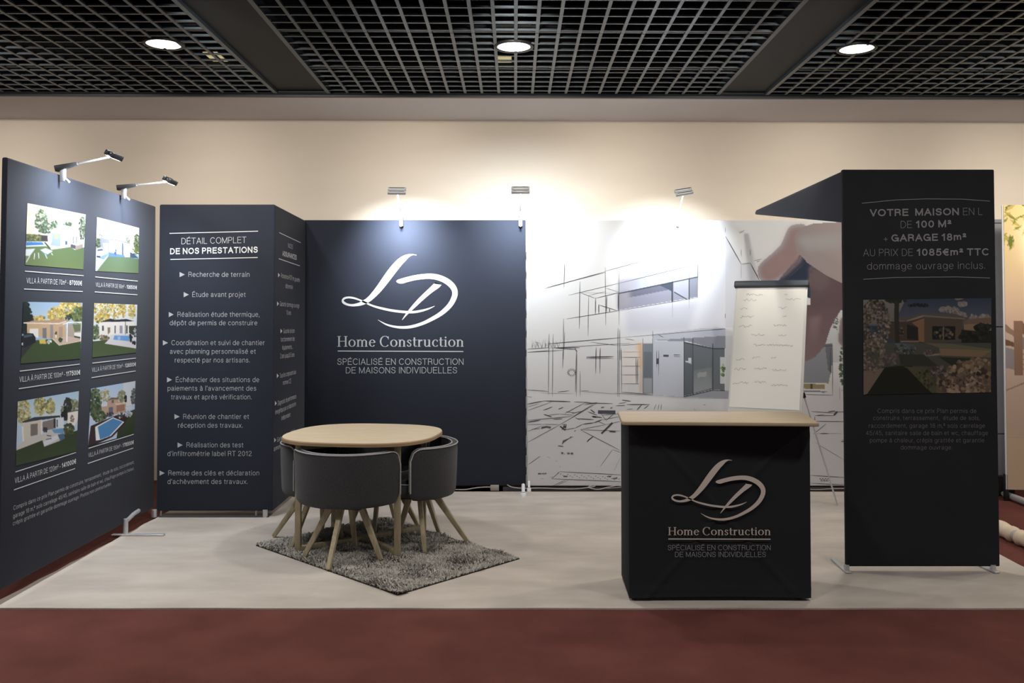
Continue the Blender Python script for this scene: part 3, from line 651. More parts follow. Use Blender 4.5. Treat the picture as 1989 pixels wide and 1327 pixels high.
# photo 5: villa with terrace and loungers
q = [(105, 370), (980, 220), (945, 1080), (75, 1290)]
p = Pic(150, 120, q, (170, 200, 222))
p.gpoly([(60, 200), (1000, 200), (1000, 600), (60, 650)], (160, 194, 222), (206, 216, 214))
for cx, cy, rx, ry in ((180, 520, 90, 180), (400, 440, 80, 130), (540, 450, 60, 110)): p.dots((cx, cy), rx, ry, [(160, 152, 92), (186, 174, 112), (120, 122, 70), (204, 196, 140)], 170, 18)
p.dots((740, 500), 50, 60, [(120, 128, 110)], 40, 16).dots((900, 430), 80, 90, [(150, 150, 110), (120, 124, 90)], 80, 18).dots((800, 450), 60, 120, [(44, 50, 44), (60, 66, 54)], 130, 20).dots((760, 570), 50, 70, [(44, 48, 42)], 60, 20)
p.poly([(160, 660), (320, 600), (680, 575), (690, 600), (430, 640), (170, 680)], (54, 60, 70)).poly([(160, 680), (430, 635), (430, 830), (190, 930), (155, 900)], (204, 194, 180)).poly([(270, 700), (365, 690), (365, 850), (270, 870)], (120, 112, 104)).poly([(430, 670), (620, 620), (620, 760), (430, 800)], (130, 118, 112)).poly([(620, 620), (740, 600), (745, 760), (620, 750)], (206, 214, 226)).poly([(632, 640), (650, 635), (650, 740), (632, 745)], (80, 84, 96)).poly([(800, 530), (970, 500), (970, 610), (910, 720), (800, 700)], (230, 220, 210)).poly([(800, 520), (970, 490), (970, 505), (800, 535)], (80, 76, 80)).dots((870, 620), 26, 50, [(140, 130, 120)], 24, 14)
p.poly([(590, 620), (618, 620), (618, 750), (590, 750)], (50, 52, 58))
lawn(p, [(75, 1050), (430, 930), (970, 780), (960, 1100), (60, 1310)], (54, 66, 40), (58, 76, 46))
p.poly([(110, 1000), (190, 930), (440, 840), (560, 780), (740, 760), (740, 830), (680, 880), (700, 930), (455, 1022), (430, 930), (80, 1070)], (196, 190, 186)).poly([(560, 780), (740, 755), (735, 830), (600, 830)], (90, 150, 206)).poly([(650, 850), (740, 830), (760, 900), (690, 940)], (70, 104, 140)).poly([(445, 950), (640, 850), (670, 900), (460, 1015)], (206, 210, 222)).line((480, 920), (560, 905), 12, (60, 60, 70)).line((490, 860), (555, 870), 12, (60, 60, 70))
p.dots((820, 770), 80, 80, [(70, 84, 52), (100, 108, 66), (50, 60, 42)], 110, 18).dots((470, 780), 30, 30, [(60, 64, 72)], 24, 14).poly([(155, 730), (175, 728), (185, 940), (165, 945)], (226, 220, 214)).poly([(412, 650), (430, 648), (430, 840), (412, 845)], (226, 220, 214))
p.grade(.8); p.on('printed_photo', PL, h=.0012, px_quad=crop(20, 730, 7.373)(q), mat_=M['photo'], parent=wallL)
# photo 6: two storey villa and big pool
q = [(1155, 185), (1790, 75), (1770, 825), (1110, 1010)]
p = Pic(130, 120, q, (186, 208, 236))
p.gpoly([(1100, 60), (1800, 60), (1800, 420), (1100, 500)], (168, 200, 236), (214, 220, 230)); p.gpoly([(1600, 80), (1800, 70), (1800, 420), (1600, 430)], (206, 214, 228), (222, 222, 226))
p.dots((1340, 290), 60, 100, [(196, 180, 150), (170, 170, 120)], 60, 16).dots((1580, 300), 60, 80, [(150, 150, 110)], 70, 16).dots((1760, 310), 40, 120, [(84, 92, 92), (120, 126, 126)], 80, 16)
p.poly([(1285, 450), (1370, 440), (1370, 370), (1430, 325), (1530, 325), (1530, 380), (1640, 400), (1640, 520), (1500, 560), (1290, 560)], (196, 160, 136)).poly([(1365, 372), (1425, 318), (1530, 322), (1530, 345), (1430, 345)], (120, 96, 84)).poly([(1470, 400), (1640, 395), (1640, 410), (1500, 430)], (224, 196, 164)).poly([(1500, 430), (1620, 410), (1620, 500), (1500, 530)], (170, 120, 100)).poly([(1390, 460), (1450, 450), (1450, 540), (1390, 560)], (110, 110, 130)).poly([(1430, 355), (1462, 352), (1462, 395), (1430, 398)], (110, 100, 100))
p.dots((1210, 400), 80, 210, [(84, 104, 70), (60, 78, 52), (110, 124, 84)], 220, 20).dots((1260, 580), 90, 80, [(96, 112, 74), (60, 76, 50)], 100, 18).dots((1635, 330), 14, 50, [(44, 40, 48)], 30, 12)
lawn(p, [(1540, 640), (1620, 540), (1780, 480), (1775, 830), (1500, 900)], (70, 78, 48), (50, 68, 44))
p.poly([(1110, 1010), (1150, 720), (1330, 640), (1500, 570), (1700, 560), (1620, 700), (1440, 880), (1200, 990)], (64, 44, 48)).poly([(1205, 735), (1450, 600), (1615, 665), (1420, 865), (1275, 920), (1215, 930)], (232, 238, 244)).poly([(1240, 735), (1450, 615), (1590, 665), (1400, 865), (1270, 915)], (72, 140, 204))
p.dots((1550, 570), 40, 40, [(200, 206, 214), (70, 66, 70)], 30, 14).dots((1670, 550), 60, 40, [(190, 206, 214), (60, 60, 66)], 36, 16).poly([(1630, 450), (1730, 440), (1740, 480), (1640, 490)], (206, 218, 234)).dots((1400, 560), 60, 30, [(60, 56, 66)], 24, 14)
p.grade(.8); p.on('printed_photo', PL, h=.0012, px_quad=crop(20, 730, 7.373)(q), mat_=M['photo'], parent=wallL)
fp = on_floor(212, 1043)
o = foot(wallL, (XL + .012, fp.y, 0), (1, .0, 0), .26, z_top=.12, back=.09)
MB().tube([(XL + .012, fp.y, .10), (XL + .012, fp.y + .12, .125), (XL + .012, fp.y + .2, .13)], .014, 10).build('foot_arm', M['silver'], wallL)

# ---- L-shaped column with the services list
YT = on_floor(400, 1008).y + .02
PT = Plane((-2.62, YT, 0), (1, 0, 0))
a0 = PT.ab(304, 900)[0]; a1 = PT.ab(534, 397)[0]; bt = PT.ab(420, 397)[1]; bb = PT.ab(420, 993)[1]
colL = thing('services_column', 'L-shaped navy fabric column listing the services in white text', 'display column')
slab(PT, a0, a1, bb, bt, .03).build('fabric_panel', M['fabric'], colL, bevel=.012, seg=3)
XR = -2.62 + a1 + .001
PR = Plane((XR, YT, 0), (0, 1, 0))
YB = on_floor(1000, 956).y + .03
rb = slab4(PR, [(0.012, bb), (YB - YT - .01, .06), (YB - YT - .01, PR.ab(590, 427)[1]), (.012, bt - .002)], .03)
rb.build('return_panel', M['fabric'], colL, bevel=.008, seg=2)
mb = MB()
rule(mb, PT, [(329.4, 453.5), (501.4, 449.2)], 1.5); rule(mb, PT, [(331, 504.2), (500.6, 500.3)], 1.5)
write(mb, PT, (352.3, 474.5), (478.5, 472), 12, [('DÉTAIL COMPLET', 'thin')])
write(mb, PT, (330.2, 494.3), (501, 491), 12, [('DE NOS PRESTATIONS', 'bold')])
mb.build('heading', M['print_white'], colL)
TX = [('Recherche de terrain', 366, 485, 538, 349, 359), ('Étude avant projet', 373.3, 477.3, 577, 357, 367), ('Réalisation étude thermique,', 344.6, 504.3, 615.6, 328, 337.5), ('dépôt de permis de construire', 329.7, 500, 632, 0, 0),
      ('Coordination et suivi de chantier', 333, 514.4, 670.6, 316.5, 326.5), ('avec planning personnalisé et', 330, 497, 687.4, 0, 0), ('respecté par nos artisans.', 339.4, 485.4, 704.3, 0, 0),
      ('Échéancier des situations de', 341.3, 503.6, 742.4, 324.6, 334.4), ("paiements à l'avancement des", 325.4, 498, 759.1, 0, 0), ('travaux et après vérification.', 332.4, 489, 775.9, 0, 0),
      ('Réunion de chantier et', 355.8, 484, 814, 339, 349), ('réception des travaux.', 345.8, 471.8, 831, 0, 0), ('Réalisation des test', 362.2, 472.9, 869.2, 345, 355), ("d'infiltrométrie label RT 2012", 325.2, 489, 886, 0, 0),
      ('Remise des clés et déclaration', 326.8, 503.8, 923.6, 310, 320), ("d'achèvement des travaux.", 325.4, 481.3, 940.3, 0, 0)]
mb = None
for t, x0, x1, y, u, v in TX:
    if u:
        if mb: mb.build('bullet_text', M['print_grey'], colL)
        mb = MB(); tri(mb, PT, u, v, y - 4.5, 5)
    write(mb, PT, (x0, y), (x1, y), 9.8, t)
mb.build('bullet_text', M['print_grey'], colL)
mb = MB()
rule(mb, PR, [(542, 451.9), (583.8, 471.6)], 1.5); rule(mb, PR, [(541, 502.5), (582.1, 516.7)], 1.5)
write(mb, PR, (559.2, 481.3), (568.2, 484.2), 9, 'NOS'); write(mb, PR, (548.4, 497), (575.9, 505.4), 10, [('ASSURANCES', 'bold')])
mb.build('side_heading', M['print_white'], colL)
TY = [('Assurance RCP et garantie', 545.2, 539, 582, 548.8, 1), ('décennale', 554.2, 559.6, 568.2, 562, 0), ('Garantie dommage ouvrage', 543.3, 594.6, 581, 598.2, 1), ('10 ans', 556, 611.5, 565, 612, 0),
      ('Garantie de bon', 550, 647.7, 571.8, 646.7, 1), ('fonctionnement des', 544.8, 664, 571.8, 662, 0), ('équipements...', 547.7, 679.5, 568.2, 677.8, 0), ("2 ans jusqu'à 5 ans", 544, 696.4, 571.3, 693, 0),
      ('Tous les composants aux', 542.9, 734.6, 574.6, 726.2, 1), ('normes CE', 549, 748, 564.9, 744.4, 0), ('Diagnostic de performance', 539.2, 788.1, 574.9, 773.6, 1), ('énergétique par un laboratoire', 534.2, 805.7, 574.4, 788.1, 0), ('indépendant', 546.2, 816.8, 563.5, 809.3, 0),
      ('Garantie des délais', 537.8, 859.5, 572.7, 840.5, 1), ('annoncés du chantier', 531.7, 877, 572, 857, 0)]
mb = None
for t, x0, y0, x1, y1, u in TY:
    if u:
        if mb: mb.build('side_bullet_text', M['print_white'], colL)
        mb = MB(); tri(mb, PR, x0 - 5.5, x0 - 2, y0 - 4.5, 4.5)
    write(mb, PR, (x0, y0), (x1, y1), 9, t)
mb.build('side_bullet_text', M['print_white'], colL)
for px in (301, 516):
    q_ = on_floor(px, 1006)
    MB().tube([(q_.x, YT - .0, cz), (q_.x, YT - .0, bb + .01)], .018, 12).build('foot', M['silver'], colL)
MB().box(-2.6, XR - .03, YT - .012, YT + .1, cz, cz + .006).build('base_plate', M['lampgrey'], colL)
for px in (316, 500):
    q_ = on_floor(px, 1003); MB().tube([(q_.x, YT + .03, cz), (q_.x, YT + .03, bb + .012)], .008, 10).build('peg', M['silver'], colL)

# ---- back logo wall
PB = Plane((0, YB, 0), (1, 0, 0))
lw = thing('logo_wall', 'navy fabric wall with the large silver LD logo and Home Construction lettering', 'display wall')
la0 = XR - .02; la1 = PB.ab(1021, 600)[0]; lt = PB.ab(800, 427.5)[1]; lb = PB.ab(800, 944)[1]
slab(PB, la0, la1, lb, lt, .03).build('fabric_panel', M['fabric'], lw, bevel=.008, seg=2)
fxB = lambda x, y: (650 + x / 5.1038, 480 + y / 5.1038)
mb = MB(); logo(mb, PB, fxB); mb.build('logo', M['print_white'], lw)
mb = MB(); serif(mb, PB, (655, 673.6), (900.4, 673.6), 20.5, 'Home Construction'); rule(mb, PB, [(656, 682), (900, 683)], 2); mb.build('name_lettering', M['print_grey'], lw)
mb = MB(); write(mb, PB, (655, 708.8), (900.5, 708.8), 12.3, 'SPÉCIALISÉ EN CONSTRUCTION'); write(mb, PB, (671.5, 725.4), (888, 725.4), 12.3, 'DE MAISONS INDIVIDUELLES'); mb.build('tagline_lettering', M['print_grey'], lw)

# ---- mural wall
mw = thing('mural_wall', 'pale grey fabric wall printed with a modern house drawing, plans and a hand', 'display wall')
MX0, MX1, MXR = 1025.5, 1407.5, 1760
ma0 = PB.ab(MX0, 600)[0]; ma1 = PB.ab(MX1, 600)[0]; ma2 = PB.ab(MXR, 600)[0]; mt = PB.ab(1300, 427.5)[1]; mbt = PB.ab(1300, 944)[1]
M['mural_edge'] = mat('mural_fabric', (214, 214, 216), .85)
slab(PB, ma0 - .012, ma1, mbt, mt, .03).build('fabric_panel', M['mural_edge'], mw, bevel=.006)
slab(PB, ma1 + .002, ma2, mbt, mt, .03).build('fabric_panel', M['mural_edge'], mw, bevel=.006)
YT0, YT1 = 429, 943
def C7(x, y): return (1020 + x / 4.4225, 400 + y / 4.4225)
def C8(x, y): return (1020 + x / 4.4225, 680 + y / 4.4225)
def CA(x, y): return (1380 + x / 4.147, 300 + y / 4.147)
def CB(x, y): return (1380 + x / 3.16, 600 + y / 3.16)
p = Pic(500, 350, [(MX0, YT0), (MXR, YT0), (MXR, YT1), (MX0, YT1)], (212, 212, 214), ss=1)
p.gpoly([(MX0, YT0), (MXR, YT0), (MXR, YT1), (MX0, YT1)], (206, 208, 208), (206, 205, 209))
p.soft([C7(700, 250), C7(1720, 60), C7(1720, 1050), C7(850, 1120), C7(820, 700)], (208, 210, 220), 14)
p.soft([C7(860, 900), C7(1480, 830), C7(1400, 1080), C7(880, 1100)], (188, 190, 203), 9)
p.soft([C7(700, 580), C7(1000, 500), C7(980, 620), C7(760, 680)], (216, 216, 216), 8)
# upper window strip
p.poly([C7(805, 665), C7(1480, 500), C7(1480, 612), C7(805, 750)], (172, 184, 208)).soft([C7(800, 640), C7(1000, 600), C7(960, 720), C7(800, 750)], (170, 170, 186), 5)
p.poly([C7(805, 752), C7(1480, 612), C7(1480, 788), C7(805, 900)], (140, 142, 162)).poly([C7(830, 752), C7(1260, 660), C7(1258, 722), C7(860, 800)], (104, 106, 126)).poly([C7(1150, 684), C7(1260, 660), C7(1262, 740)], (66, 78, 96))
p.soft([C7(790, 740), C7(900, 730), C7(900, 870), C7(800, 890)], (150, 148, 160), 6)
p.poly([C7(1275, 655), C7(1405, 630), C7(1405, 800), C7(1380, 800), C7(1275, 735)], (160, 164, 182)).poly([C7(1415, 630), C7(1480, 615), C7(1480, 785), C7(1415, 798)], (128, 132, 150))
# ground floor
p.poly([C7(880, 1180), C7(1095, 1175), C8(1095, 385), C8(1010, 380), C8(880, 370)], (204, 203, 204))
p.poly([C7(1090, 1110), C7(1500, 1060), C7(1720, 1055), C7(1720, 1125), C7(1100, 1165)], (180, 184, 200)); p.poly([C7(1095, 1165), C7(1358, 1165), C8(1358, 405), C8(1098, 385)], (184, 190, 204))
p.poly([C7(1100, 1160), C7(1720, 1120), C7(1720, 1225), C7(1600, 1225), C7(1400, 1170)], (134, 138, 152))
p.poly([C7(1010, 1190), C7(1095, 1190), C8(1095, 380), C8(1010, 375)], (120, 130, 142)).poly([C8(1018, 20), C8(1090, 20), C8(1090, 240), C8(1018, 240)], (104, 114, 124)).poly([C8(1018, 250), C8(1090, 250), C8(1090, 370), C8(1018, 370)], (150, 156, 164))
p.soft([C7(960, 1190), C7(1003, 1190), C8(1003, 160), C8(960, 150)], (226, 182, 134), 2.5).soft([C7(985, 1190), C7(1003, 1190), C8(1003, 370), C8(985, 370)], (196, 170, 150), 1.5).soft([C8(830, 0), C8(970, 0), C8(970, 290), C8(850, 290)], (214, 206, 202), 4)
p.poly([C7(1360, 1175), C7(1610, 1225), C7(1716, 1225), C8(1716, 350), C8(1610, 345), C8(1362, 402)], (104, 112, 118)).poly([C7(1362, 1180), C7(1436, 1195), C8(1436, 380), C8(1364, 398)], (96, 104, 112)).gpoly([C8(1450, 180), C8(1605, 150), C8(1605, 330), C8(1450, 372)], (116, 122, 126), (146, 152, 156))
p.poly([C8(1480, 200), C8(1560, 190), C8(1560, 230), C8(1480, 240)], (150, 154, 158)).poly([C8(1375, 95), C8(1400, 95), C8(1400, 70), C8(1430, 70), C8(1430, 125), C8(1375, 105)], (196, 204, 214)).poly([C8(1672, 66), C8(1716, 66), C8(1716, 290), C8(1672, 290)], (196, 200, 200)).dots(C8(1695, 180), 5, 12, [(84, 110, 60), (120, 150, 90)], 26, 2.2)
p.poly([C7(1718, 1125), C7(1790, 1125), C8(1790, 360), C8(1718, 350)], (196, 196, 200))
p.poly([C8(1100, 388), C8(1362, 405), C8(1612, 348), C8(1770, 355), C8(1770, 420), C8(1300, 425), C8(1000, 400)], (150, 156, 168)).soft([C8(830, 380), C8(1100, 385), C8(1300, 420), C8(1000, 420)], (190, 192, 198), 4)
p.soft([C8(0, 370), C8(1000, 395), C8(1700, 430), C8(1700, 520), C8(0, 440)], (214, 214, 217), 4)
# second panel: the hand, roof edge
p.poly([CA(118, 520), CA(118, 660), CA(245, 880), CA(320, 875), CA(392, 1012), CA(392, 1400), CA(118, 1400)], (190, 192, 202), .6)
p.poly([(1545, 505), (1600, 440), (1640, 430), (1640, 600), (1500, 560)], (46, 58, 82)); p.soft([CA(560, 1010), CA(760, 820), CA(860, 920), CA(800, 1010)], (38, 48, 70), 4)
p.soft([CA(640, 590), CA(760, 570), CA(720, 860), CA(600, 970), CA(470, 1040), CA(400, 1000), CA(390, 920), CA(500, 820), CA(580, 740)], (190, 146, 138), 9); p.soft([CA(420, 900), CA(560, 800), CA(640, 830), CA(560, 960), CA(440, 1000)], (196, 150, 140), 8)
p.poly([CA(800, 960), CA(1400, 960), CA(1400, 2100), CA(800, 2100)], (122, 92, 92)); p.soft([CA(800, 900), CA(930, 930), CA(960, 1050), CA(880, 1120), CA(790, 1060)], (132, 104, 102), 5)
p.gpoly([CA(672, 690), CA(690, 640), CA(740, 590), CA(830, 560), CA(1100, 545), CA(1300, 560), CA(1300, 1120), CA(1060, 1045), CA(940, 985), CA(780, 880), CA(690, 780)], (182, 158, 150), (204, 176, 166), False)
p.soft([CA(690, 700), CA(740, 660), CA(1060, 640), CA(1060, 760), CA(760, 780)], (196, 180, 172), 9)
p.soft([CA(1060, 1060), CA(1400, 1120), CA(1400, 1400), CA(1000, 1300)], (122, 92, 92), 8)
p.poly([CB(560, 320), CB(1000, 320), CB(1000, 1075), CB(560, 1075)], (208, 207, 211)); p.poly([CB(700, 60), CB(830, 0), CB(1000, 0), CB(1000, 330), CB(560, 330)], (186, 188, 190))
p.poly([CB(565, 200), CB(748, 215), CB(748, 525), CB(565, 520)], (212, 210, 208)).poly([CB(565, 210), CB(740, 220), CB(740, 380), CB(722, 460), CB(565, 455)], (134, 138, 146)).poly([CB(700, 220), CB(748, 215), CB(742, 400), CB(720, 380)], (104, 110, 120)).poly([CB(567, 462), CB(698, 466), CB(698, 494), CB(567, 492)], (206, 178, 120)).poly([CB(612, 462), CB(624, 462), CB(624, 494), CB(612, 494)], (110, 100, 90)).poly([CB(570, 502), CB(720, 508), CB(700, 516), CB(570, 512)], (120, 126, 140))
p.gpoly([CB(590, -20), CB(830, -40), CB(780, 40), CB(735, 120), CB(700, 230), CB(640, 300), CB(590, 325), CB(560, 310), CB(560, 0)], (120, 90, 90), (176, 138, 134)); p.soft([CB(600, 60), CB(680, 40), CB(650, 220), CB(600, 260)], (166, 128, 126), 6)
p.soft([CB(800, 60), CB(1000, 0), CB(1000, 300), CB(830, 260), CB(785, 200)], (160, 122, 118), 5); p.dots(CB(805, 360), 5, 40, [(96, 116, 76), (130, 140, 100), (70, 84, 64)], 60, 2.2); p.dots(CB(770, 100), 5, 16, [(130, 136, 132), (84, 92, 90)], 24, 2)
p.grade(.8)
hx0 = int((1470 - MX0) / (MXR - MX0) * p.w); hm = p.a[:, hx0:]; wm = ((hm[..., 0] - hm[..., 2]) > 9)[..., None]; p.a[:, hx0:] = np.where(wm, hm * np.array([.75, .78, .81]), hm)
p.on('mural_print', PB, [(MX0, YT0), (MXR, YT0), (MXR, YT1), (MX0, YT1)], M['mural'], mw, h=.003)
# crisp drawing lines over the print
mb = MB()
def ln(c, x0, y0, x1, y1, w=1.1, taper=True):
    w = w * (.8 if w < 3 else .9)
    P, Q = np.array(c(x0, y0)), np.array(c(x1, y1)); d = Q - P; L = np.hypot(*d)
    if L < .01: return
    n = np.array([-d[1], d[0]]) / L / 2
    ks = [(0, .4), (.25, 1), (.75, 1), (1, .4)] if taper else [(0, 1), (1, 1)]
    V = []
    for k, f in ks:
        m = P + d * k
        V += [PB.w(*PB.ab(*(m + n * w * f)), .0045), PB.w(*PB.ab(*(m - n * w * f)), .0045)]
    mb.add(V, [(2 * i, 2 * i + 1, 2 * i + 3, 2 * i + 2) for i in range(len(ks) - 1)])
for a in [(340, 480, 333, 705, 1.2), (170, 710, 690, 565, 1.4), (190, 700, 690, 572, 1), (690, 560, 1045, 465, .8), (470, 650, 465, 1055, 1.6), (372, 768, 805, 665, 1), (480, 745, 800, 752, .4), (688, 530, 692, 1025, 1.1), (805, 560, 806, 1025, .9), (545, 775, 540, 1115, 1.1), (600, 795, 805, 745, 1.3), (470, 745, 605, 795, 1), (605, 795, 603, 930, 2), (632, 845, 632, 925, 2), (630, 850, 790, 900, 1.4), (700, 770, 698, 915, 2), (800, 750, 798, 900, 2), (725, 880, 725, 912, 2), (690, 705, 800, 740, .7), (545, 770, 690, 735, .7),
          (360, 970, 805, 900, 1.3), (805, 900, 1480, 788, .8), (805, 665, 1480, 500, .8), (330, 970, 328, 1320, 1.4), (205, 1100, 203, 1327, 1.3), (240, 1100, 236, 1327, 1.1), (340, 1080, 335, 1240, 1), (195, 1185, 820, 1132, 1.6), (820, 1132, 1715, 1055, .7), (18, 1230, 205, 1218, 1.2), (205, 1222, 900, 1180, 1), (18, 1258, 330, 1240, 1.2), (250, 1220, 470, 1218, 2), (265, 1222, 440, 1235, 1.4), (425, 1222, 445, 1255, 2), (560, 1170, 800, 1200, 1), (797, 1050, 795, 1327, 1.3), (812, 1060, 812, 1327, 1.3), (823, 1220, 822, 1327, 1), (610, 1215, 608, 1327, 1.4), (645, 1220, 643, 1327, 1.4), (525, 1303, 760, 1295, 1.4), (860, 1140, 940, 1155, .8), (830, 1255, 990, 1255, .5), (830, 1300, 940, 1302, .5), (800, 1200, 1000, 1185, .8), (1095, 1070, 1098, 1135, .8), (1140, 1105, 1190, 1130, .8), (1262, 555, 1265, 960, .6), (1408, 460, 1408, 885, .6), (1485, 420, 1480, 790, .6), (1130, 1240, 1128, 1327, .7), (1148, 1240, 1148, 1327, .7), (1275, 1280, 1330, 1280, .8), (130, 1180, 80, 1170, .6)]:
    ln(C7, *a)
for a in [(805, 752, 1480, 610, 2.2), (1263, 655, 1263, 825, 3.4), (1408, 628, 1408, 803, 2.4), (1280, 740, 1388, 802, 2), (1480, 500, 1480, 790, .8)]: ln(C7, *a, taper=False)
for a in [(1362, 1170, 1610, 1225, 1.8), (1610, 1225, 1716, 1225, 1.4)]: ln(C7, *a, taper=False)
for a in [(1363, -110, 1363, 403, 1.4), (1440, -100, 1440, 385, 1.8), (1611, -55, 1611, 347, 2), (1363, 402, 1612, 345, 1.6), (1612, 345, 1716, 350, 1.4), (1095, -100, 1095, 385, .8), (1010, -100, 1012, 378, .7)]: ln(C8, *a, taper=False)
for i in range(9):   # bare winter shrubs at the horizon
    x = 60 + i * 28; 
    for k in range(5): ln(C7, x, 1222, x + random.uniform(-26, 26), 1222 - random.uniform(30, 80), .35)
for a in [(203, 0, 200, 385, 1.2), (238, 0, 234, 400, 1.2), (325, 0, 323, 155, 1.2), (440, 0, 432, 360, 1.4), (445, 0, 440, 400, 1), (472, 180, 472, 400, 1), (18, 342, 200, 355, 1.2), (280, 360, 380, 350, 1.2), (480, 352, 550, 350, .8), (18, 20, 205, 5, 1.4), (525, 58, 760, 56, 1.2), (525, 72, 760, 70, 1.2), (608, 0, 606, 200, 1.4), (643, 0, 642, 200, 1.4), (797, 0, 795, 400, 1.2), (808, 0, 808, 405, 1), (826, 0, 828, 365, 1), (830, 62, 990, 62, .9), (830, 138, 990, 138, .9), (830, 213, 980, 213, .9), (830, 290, 980, 290, .9), (830, 362, 1090, 382, 1.4), (952, 60, 955, 290, 1.6), (966, 70, 966, 295, 1.4), (18, 400, 60, 405, .8), (760, 370, 1100, 390, .8), (130, 370, 420, 375, .5), (480, 355, 820, 380, .5), (1130, 0, 1128, 150, .7), (1148, 0, 1146, 220, .7), (1275, 40, 1330, 42, .8), (1275, 55, 1330, 57, .8)]: ln(C8, *a)
for a in [(1187, 48, 1232, 49, 4), (1136, 72, 1136, 120, 4.5)]: ln(C8, *a, taper=False)
for k in range(16):    # spiky bush
    g = k * .42; ln(C8, 400 + 22 * math.cos(g), 195 + 18 * math.sin(g), 400 + 42 * math.cos(g + .2), 192 + 36 * math.sin(g + .2), 1.2)
# floor plan in perspective at the foot of the mural
for a in [(18, 465, 160, 437, 2), (160, 437, 390, 443, 2.4), (18, 520, 230, 445, 1), (18, 490, 120, 460, .8), (155, 518, 235, 488, 1.8), (285, 508, 328, 492, 2), (340, 545, 510, 455, 1.4), (510, 455, 750, 460, 1.8), (510, 470, 620, 450, 1.4), (420, 445, 560, 450, 1.4), (160, 552, 230, 575, 2.4), (200, 560, 300, 548, 1), (300, 550, 420, 560, 1), (620, 455, 290, 645, 1.3), (600, 455, 400, 580, 1.2), (18, 605, 400, 570, 1.4), (20, 620, 130, 603, 2.6), (240, 595, 320, 590, 1.8), (18, 795, 300, 640, 1.2), (18, 640, 150, 638, 1), (150, 638, 290, 640, 1), (18, 700, 150, 650, 1), (60, 680, 130, 675, 1.2), (345, 685, 430, 670, 1.3), (430, 670, 495, 637, 1.3), (495, 637, 590, 625, 2.2), (590, 625, 660, 598, 2.4), (660, 600, 820, 570, 1), (450, 590, 590, 598, 2), (475, 683, 700, 640, 1.1), (700, 640, 820, 612, 1), (475, 685, 820, 695, 1.1), (475, 685, 815, 862, 1.3), (620, 610, 690, 640, 1), (720, 700, 780, 703, 3), (25, 985, 125, 915, 1.2), (300, 1045, 820, 1072, 1.4), (228, 1105, 300, 1045, 1.2), (228, 1106, 820, 1130, 1.4), (240, 1165, 350, 1115, 1), (265, 1165, 370, 1118, .8), (645, 1000, 750, 855, .8), (750, 855, 820, 880, .8), (760, 1040, 820, 920, .5), (830, 430, 910, 440, 2), (870, 468, 1070, 468, 2), (800, 460, 870, 450, 1.2), (960, 515, 1000, 470, 2), (1020, 505, 1060, 475, 1.4), (1105, 515, 1125, 465, 1), (1140, 515, 1150, 465, 1), (1165, 515, 1172, 465, 1), (870, 510, 925, 505, 1), (780, 478, 860, 476, 1.4), (540, 530, 620, 560, 1.6), (570, 570, 660, 580, 2.4), (660, 560, 820, 545, 1), (700, 600, 760, 550, 1.6), (560, 510, 600, 540, 2.4), (650, 495, 680, 490, 2), (730, 500, 750, 495, 2), (1450, 500, 1460, 520, .5), (1530, 470, 1550, 472, 1), (640, 530, 700, 610, 1), (400, 545, 490, 525, 1.4), (350, 530, 430, 540, 1.2), (430, 580, 470, 600, 1.2), (420, 700, 435, 688, 1.4)]: ln(C8, *a)
for a in [(625, 532, 775, 534, 7.5), (655, 718, 750, 625, 4), (315, 685, 340, 640, 1.4), (318, 640, 355, 640, 1.2), (300, 655, 345, 688, 3), (355, 640, 345, 688, 1.4), (330, 660, 350, 660, 5), (580, 572, 610, 576, 3)]: ln(C8, *a, taper=False)
for k in range(9): ln(C8, 140 + k * 9, 668 + 10 * abs(k - 4.5) / 4.5, 148 + k * 9, 650 + 8 * abs(k - 4.5) / 4.5, 2.2)     # hatched drain
for k in range(7): ln(C8, 318 + k * 11, 810 - k * 10, 330 + k * 11, 772 - k * 3, 2)     # slanting dimension figures
for k in range(5): ln(C8, 530 + k * 9, 790 - k * 8, 550 + k * 9, 765 - k * 6, 1.8)
ln(C8, 385, 745, 412, 748, 1.2); ln(C8, 280, 823, 330, 828, 2)
for k in range(14):
    g = k * .28 - .3; 
    if k % 2 == 0: ln(C8, 150 + 150 * math.cos(g - PI / 2), 1010 + 95 * math.sin(g - PI / 2), 150 + 150 * math.cos(g + .2 - PI / 2), 1010 + 95 * math.sin(g + .2 - PI / 2), .5)
for k in range(26):
    x = 300 + k * 20; ln(C8, x, 1068 + k * 1.2 + 8 * (k % 3), x + 12, 1062 + k * 1.2 + 14 * (k % 3), 1.1)
for k in range(4): ln(C8, 110 + k * 18, 1066, 122 + k * 18, 1058, 2)
for (x, y) in ((345, 1085), (720, 1085), (770, 1102)):
    for k in range(6): ln(C8, x - 18 + k * 6, y + 8 * (k % 2), x - 10 + k * 6, y - 8 * (k % 2), 1.4)
for a in [(120, 660, 245, 880, 2), (245, 885, 320, 875, .8), (320, 875, 392, 1012, 1.8), (118, 590, 118, 630, .8), (230, 630, 275, 610, .8), (232, 635, 270, 622, .6), (247, 765, 247, 820, .8), (320, 765, 320, 815, .8), (350, 858, 412, 842, .8), (247, 890, 247, 1000, .4), (620, 1000, 760, 875, .8), (118, 1280, 118, 1320, .8), (370, 868, 395, 858, 1)]: ln(CA, *a)
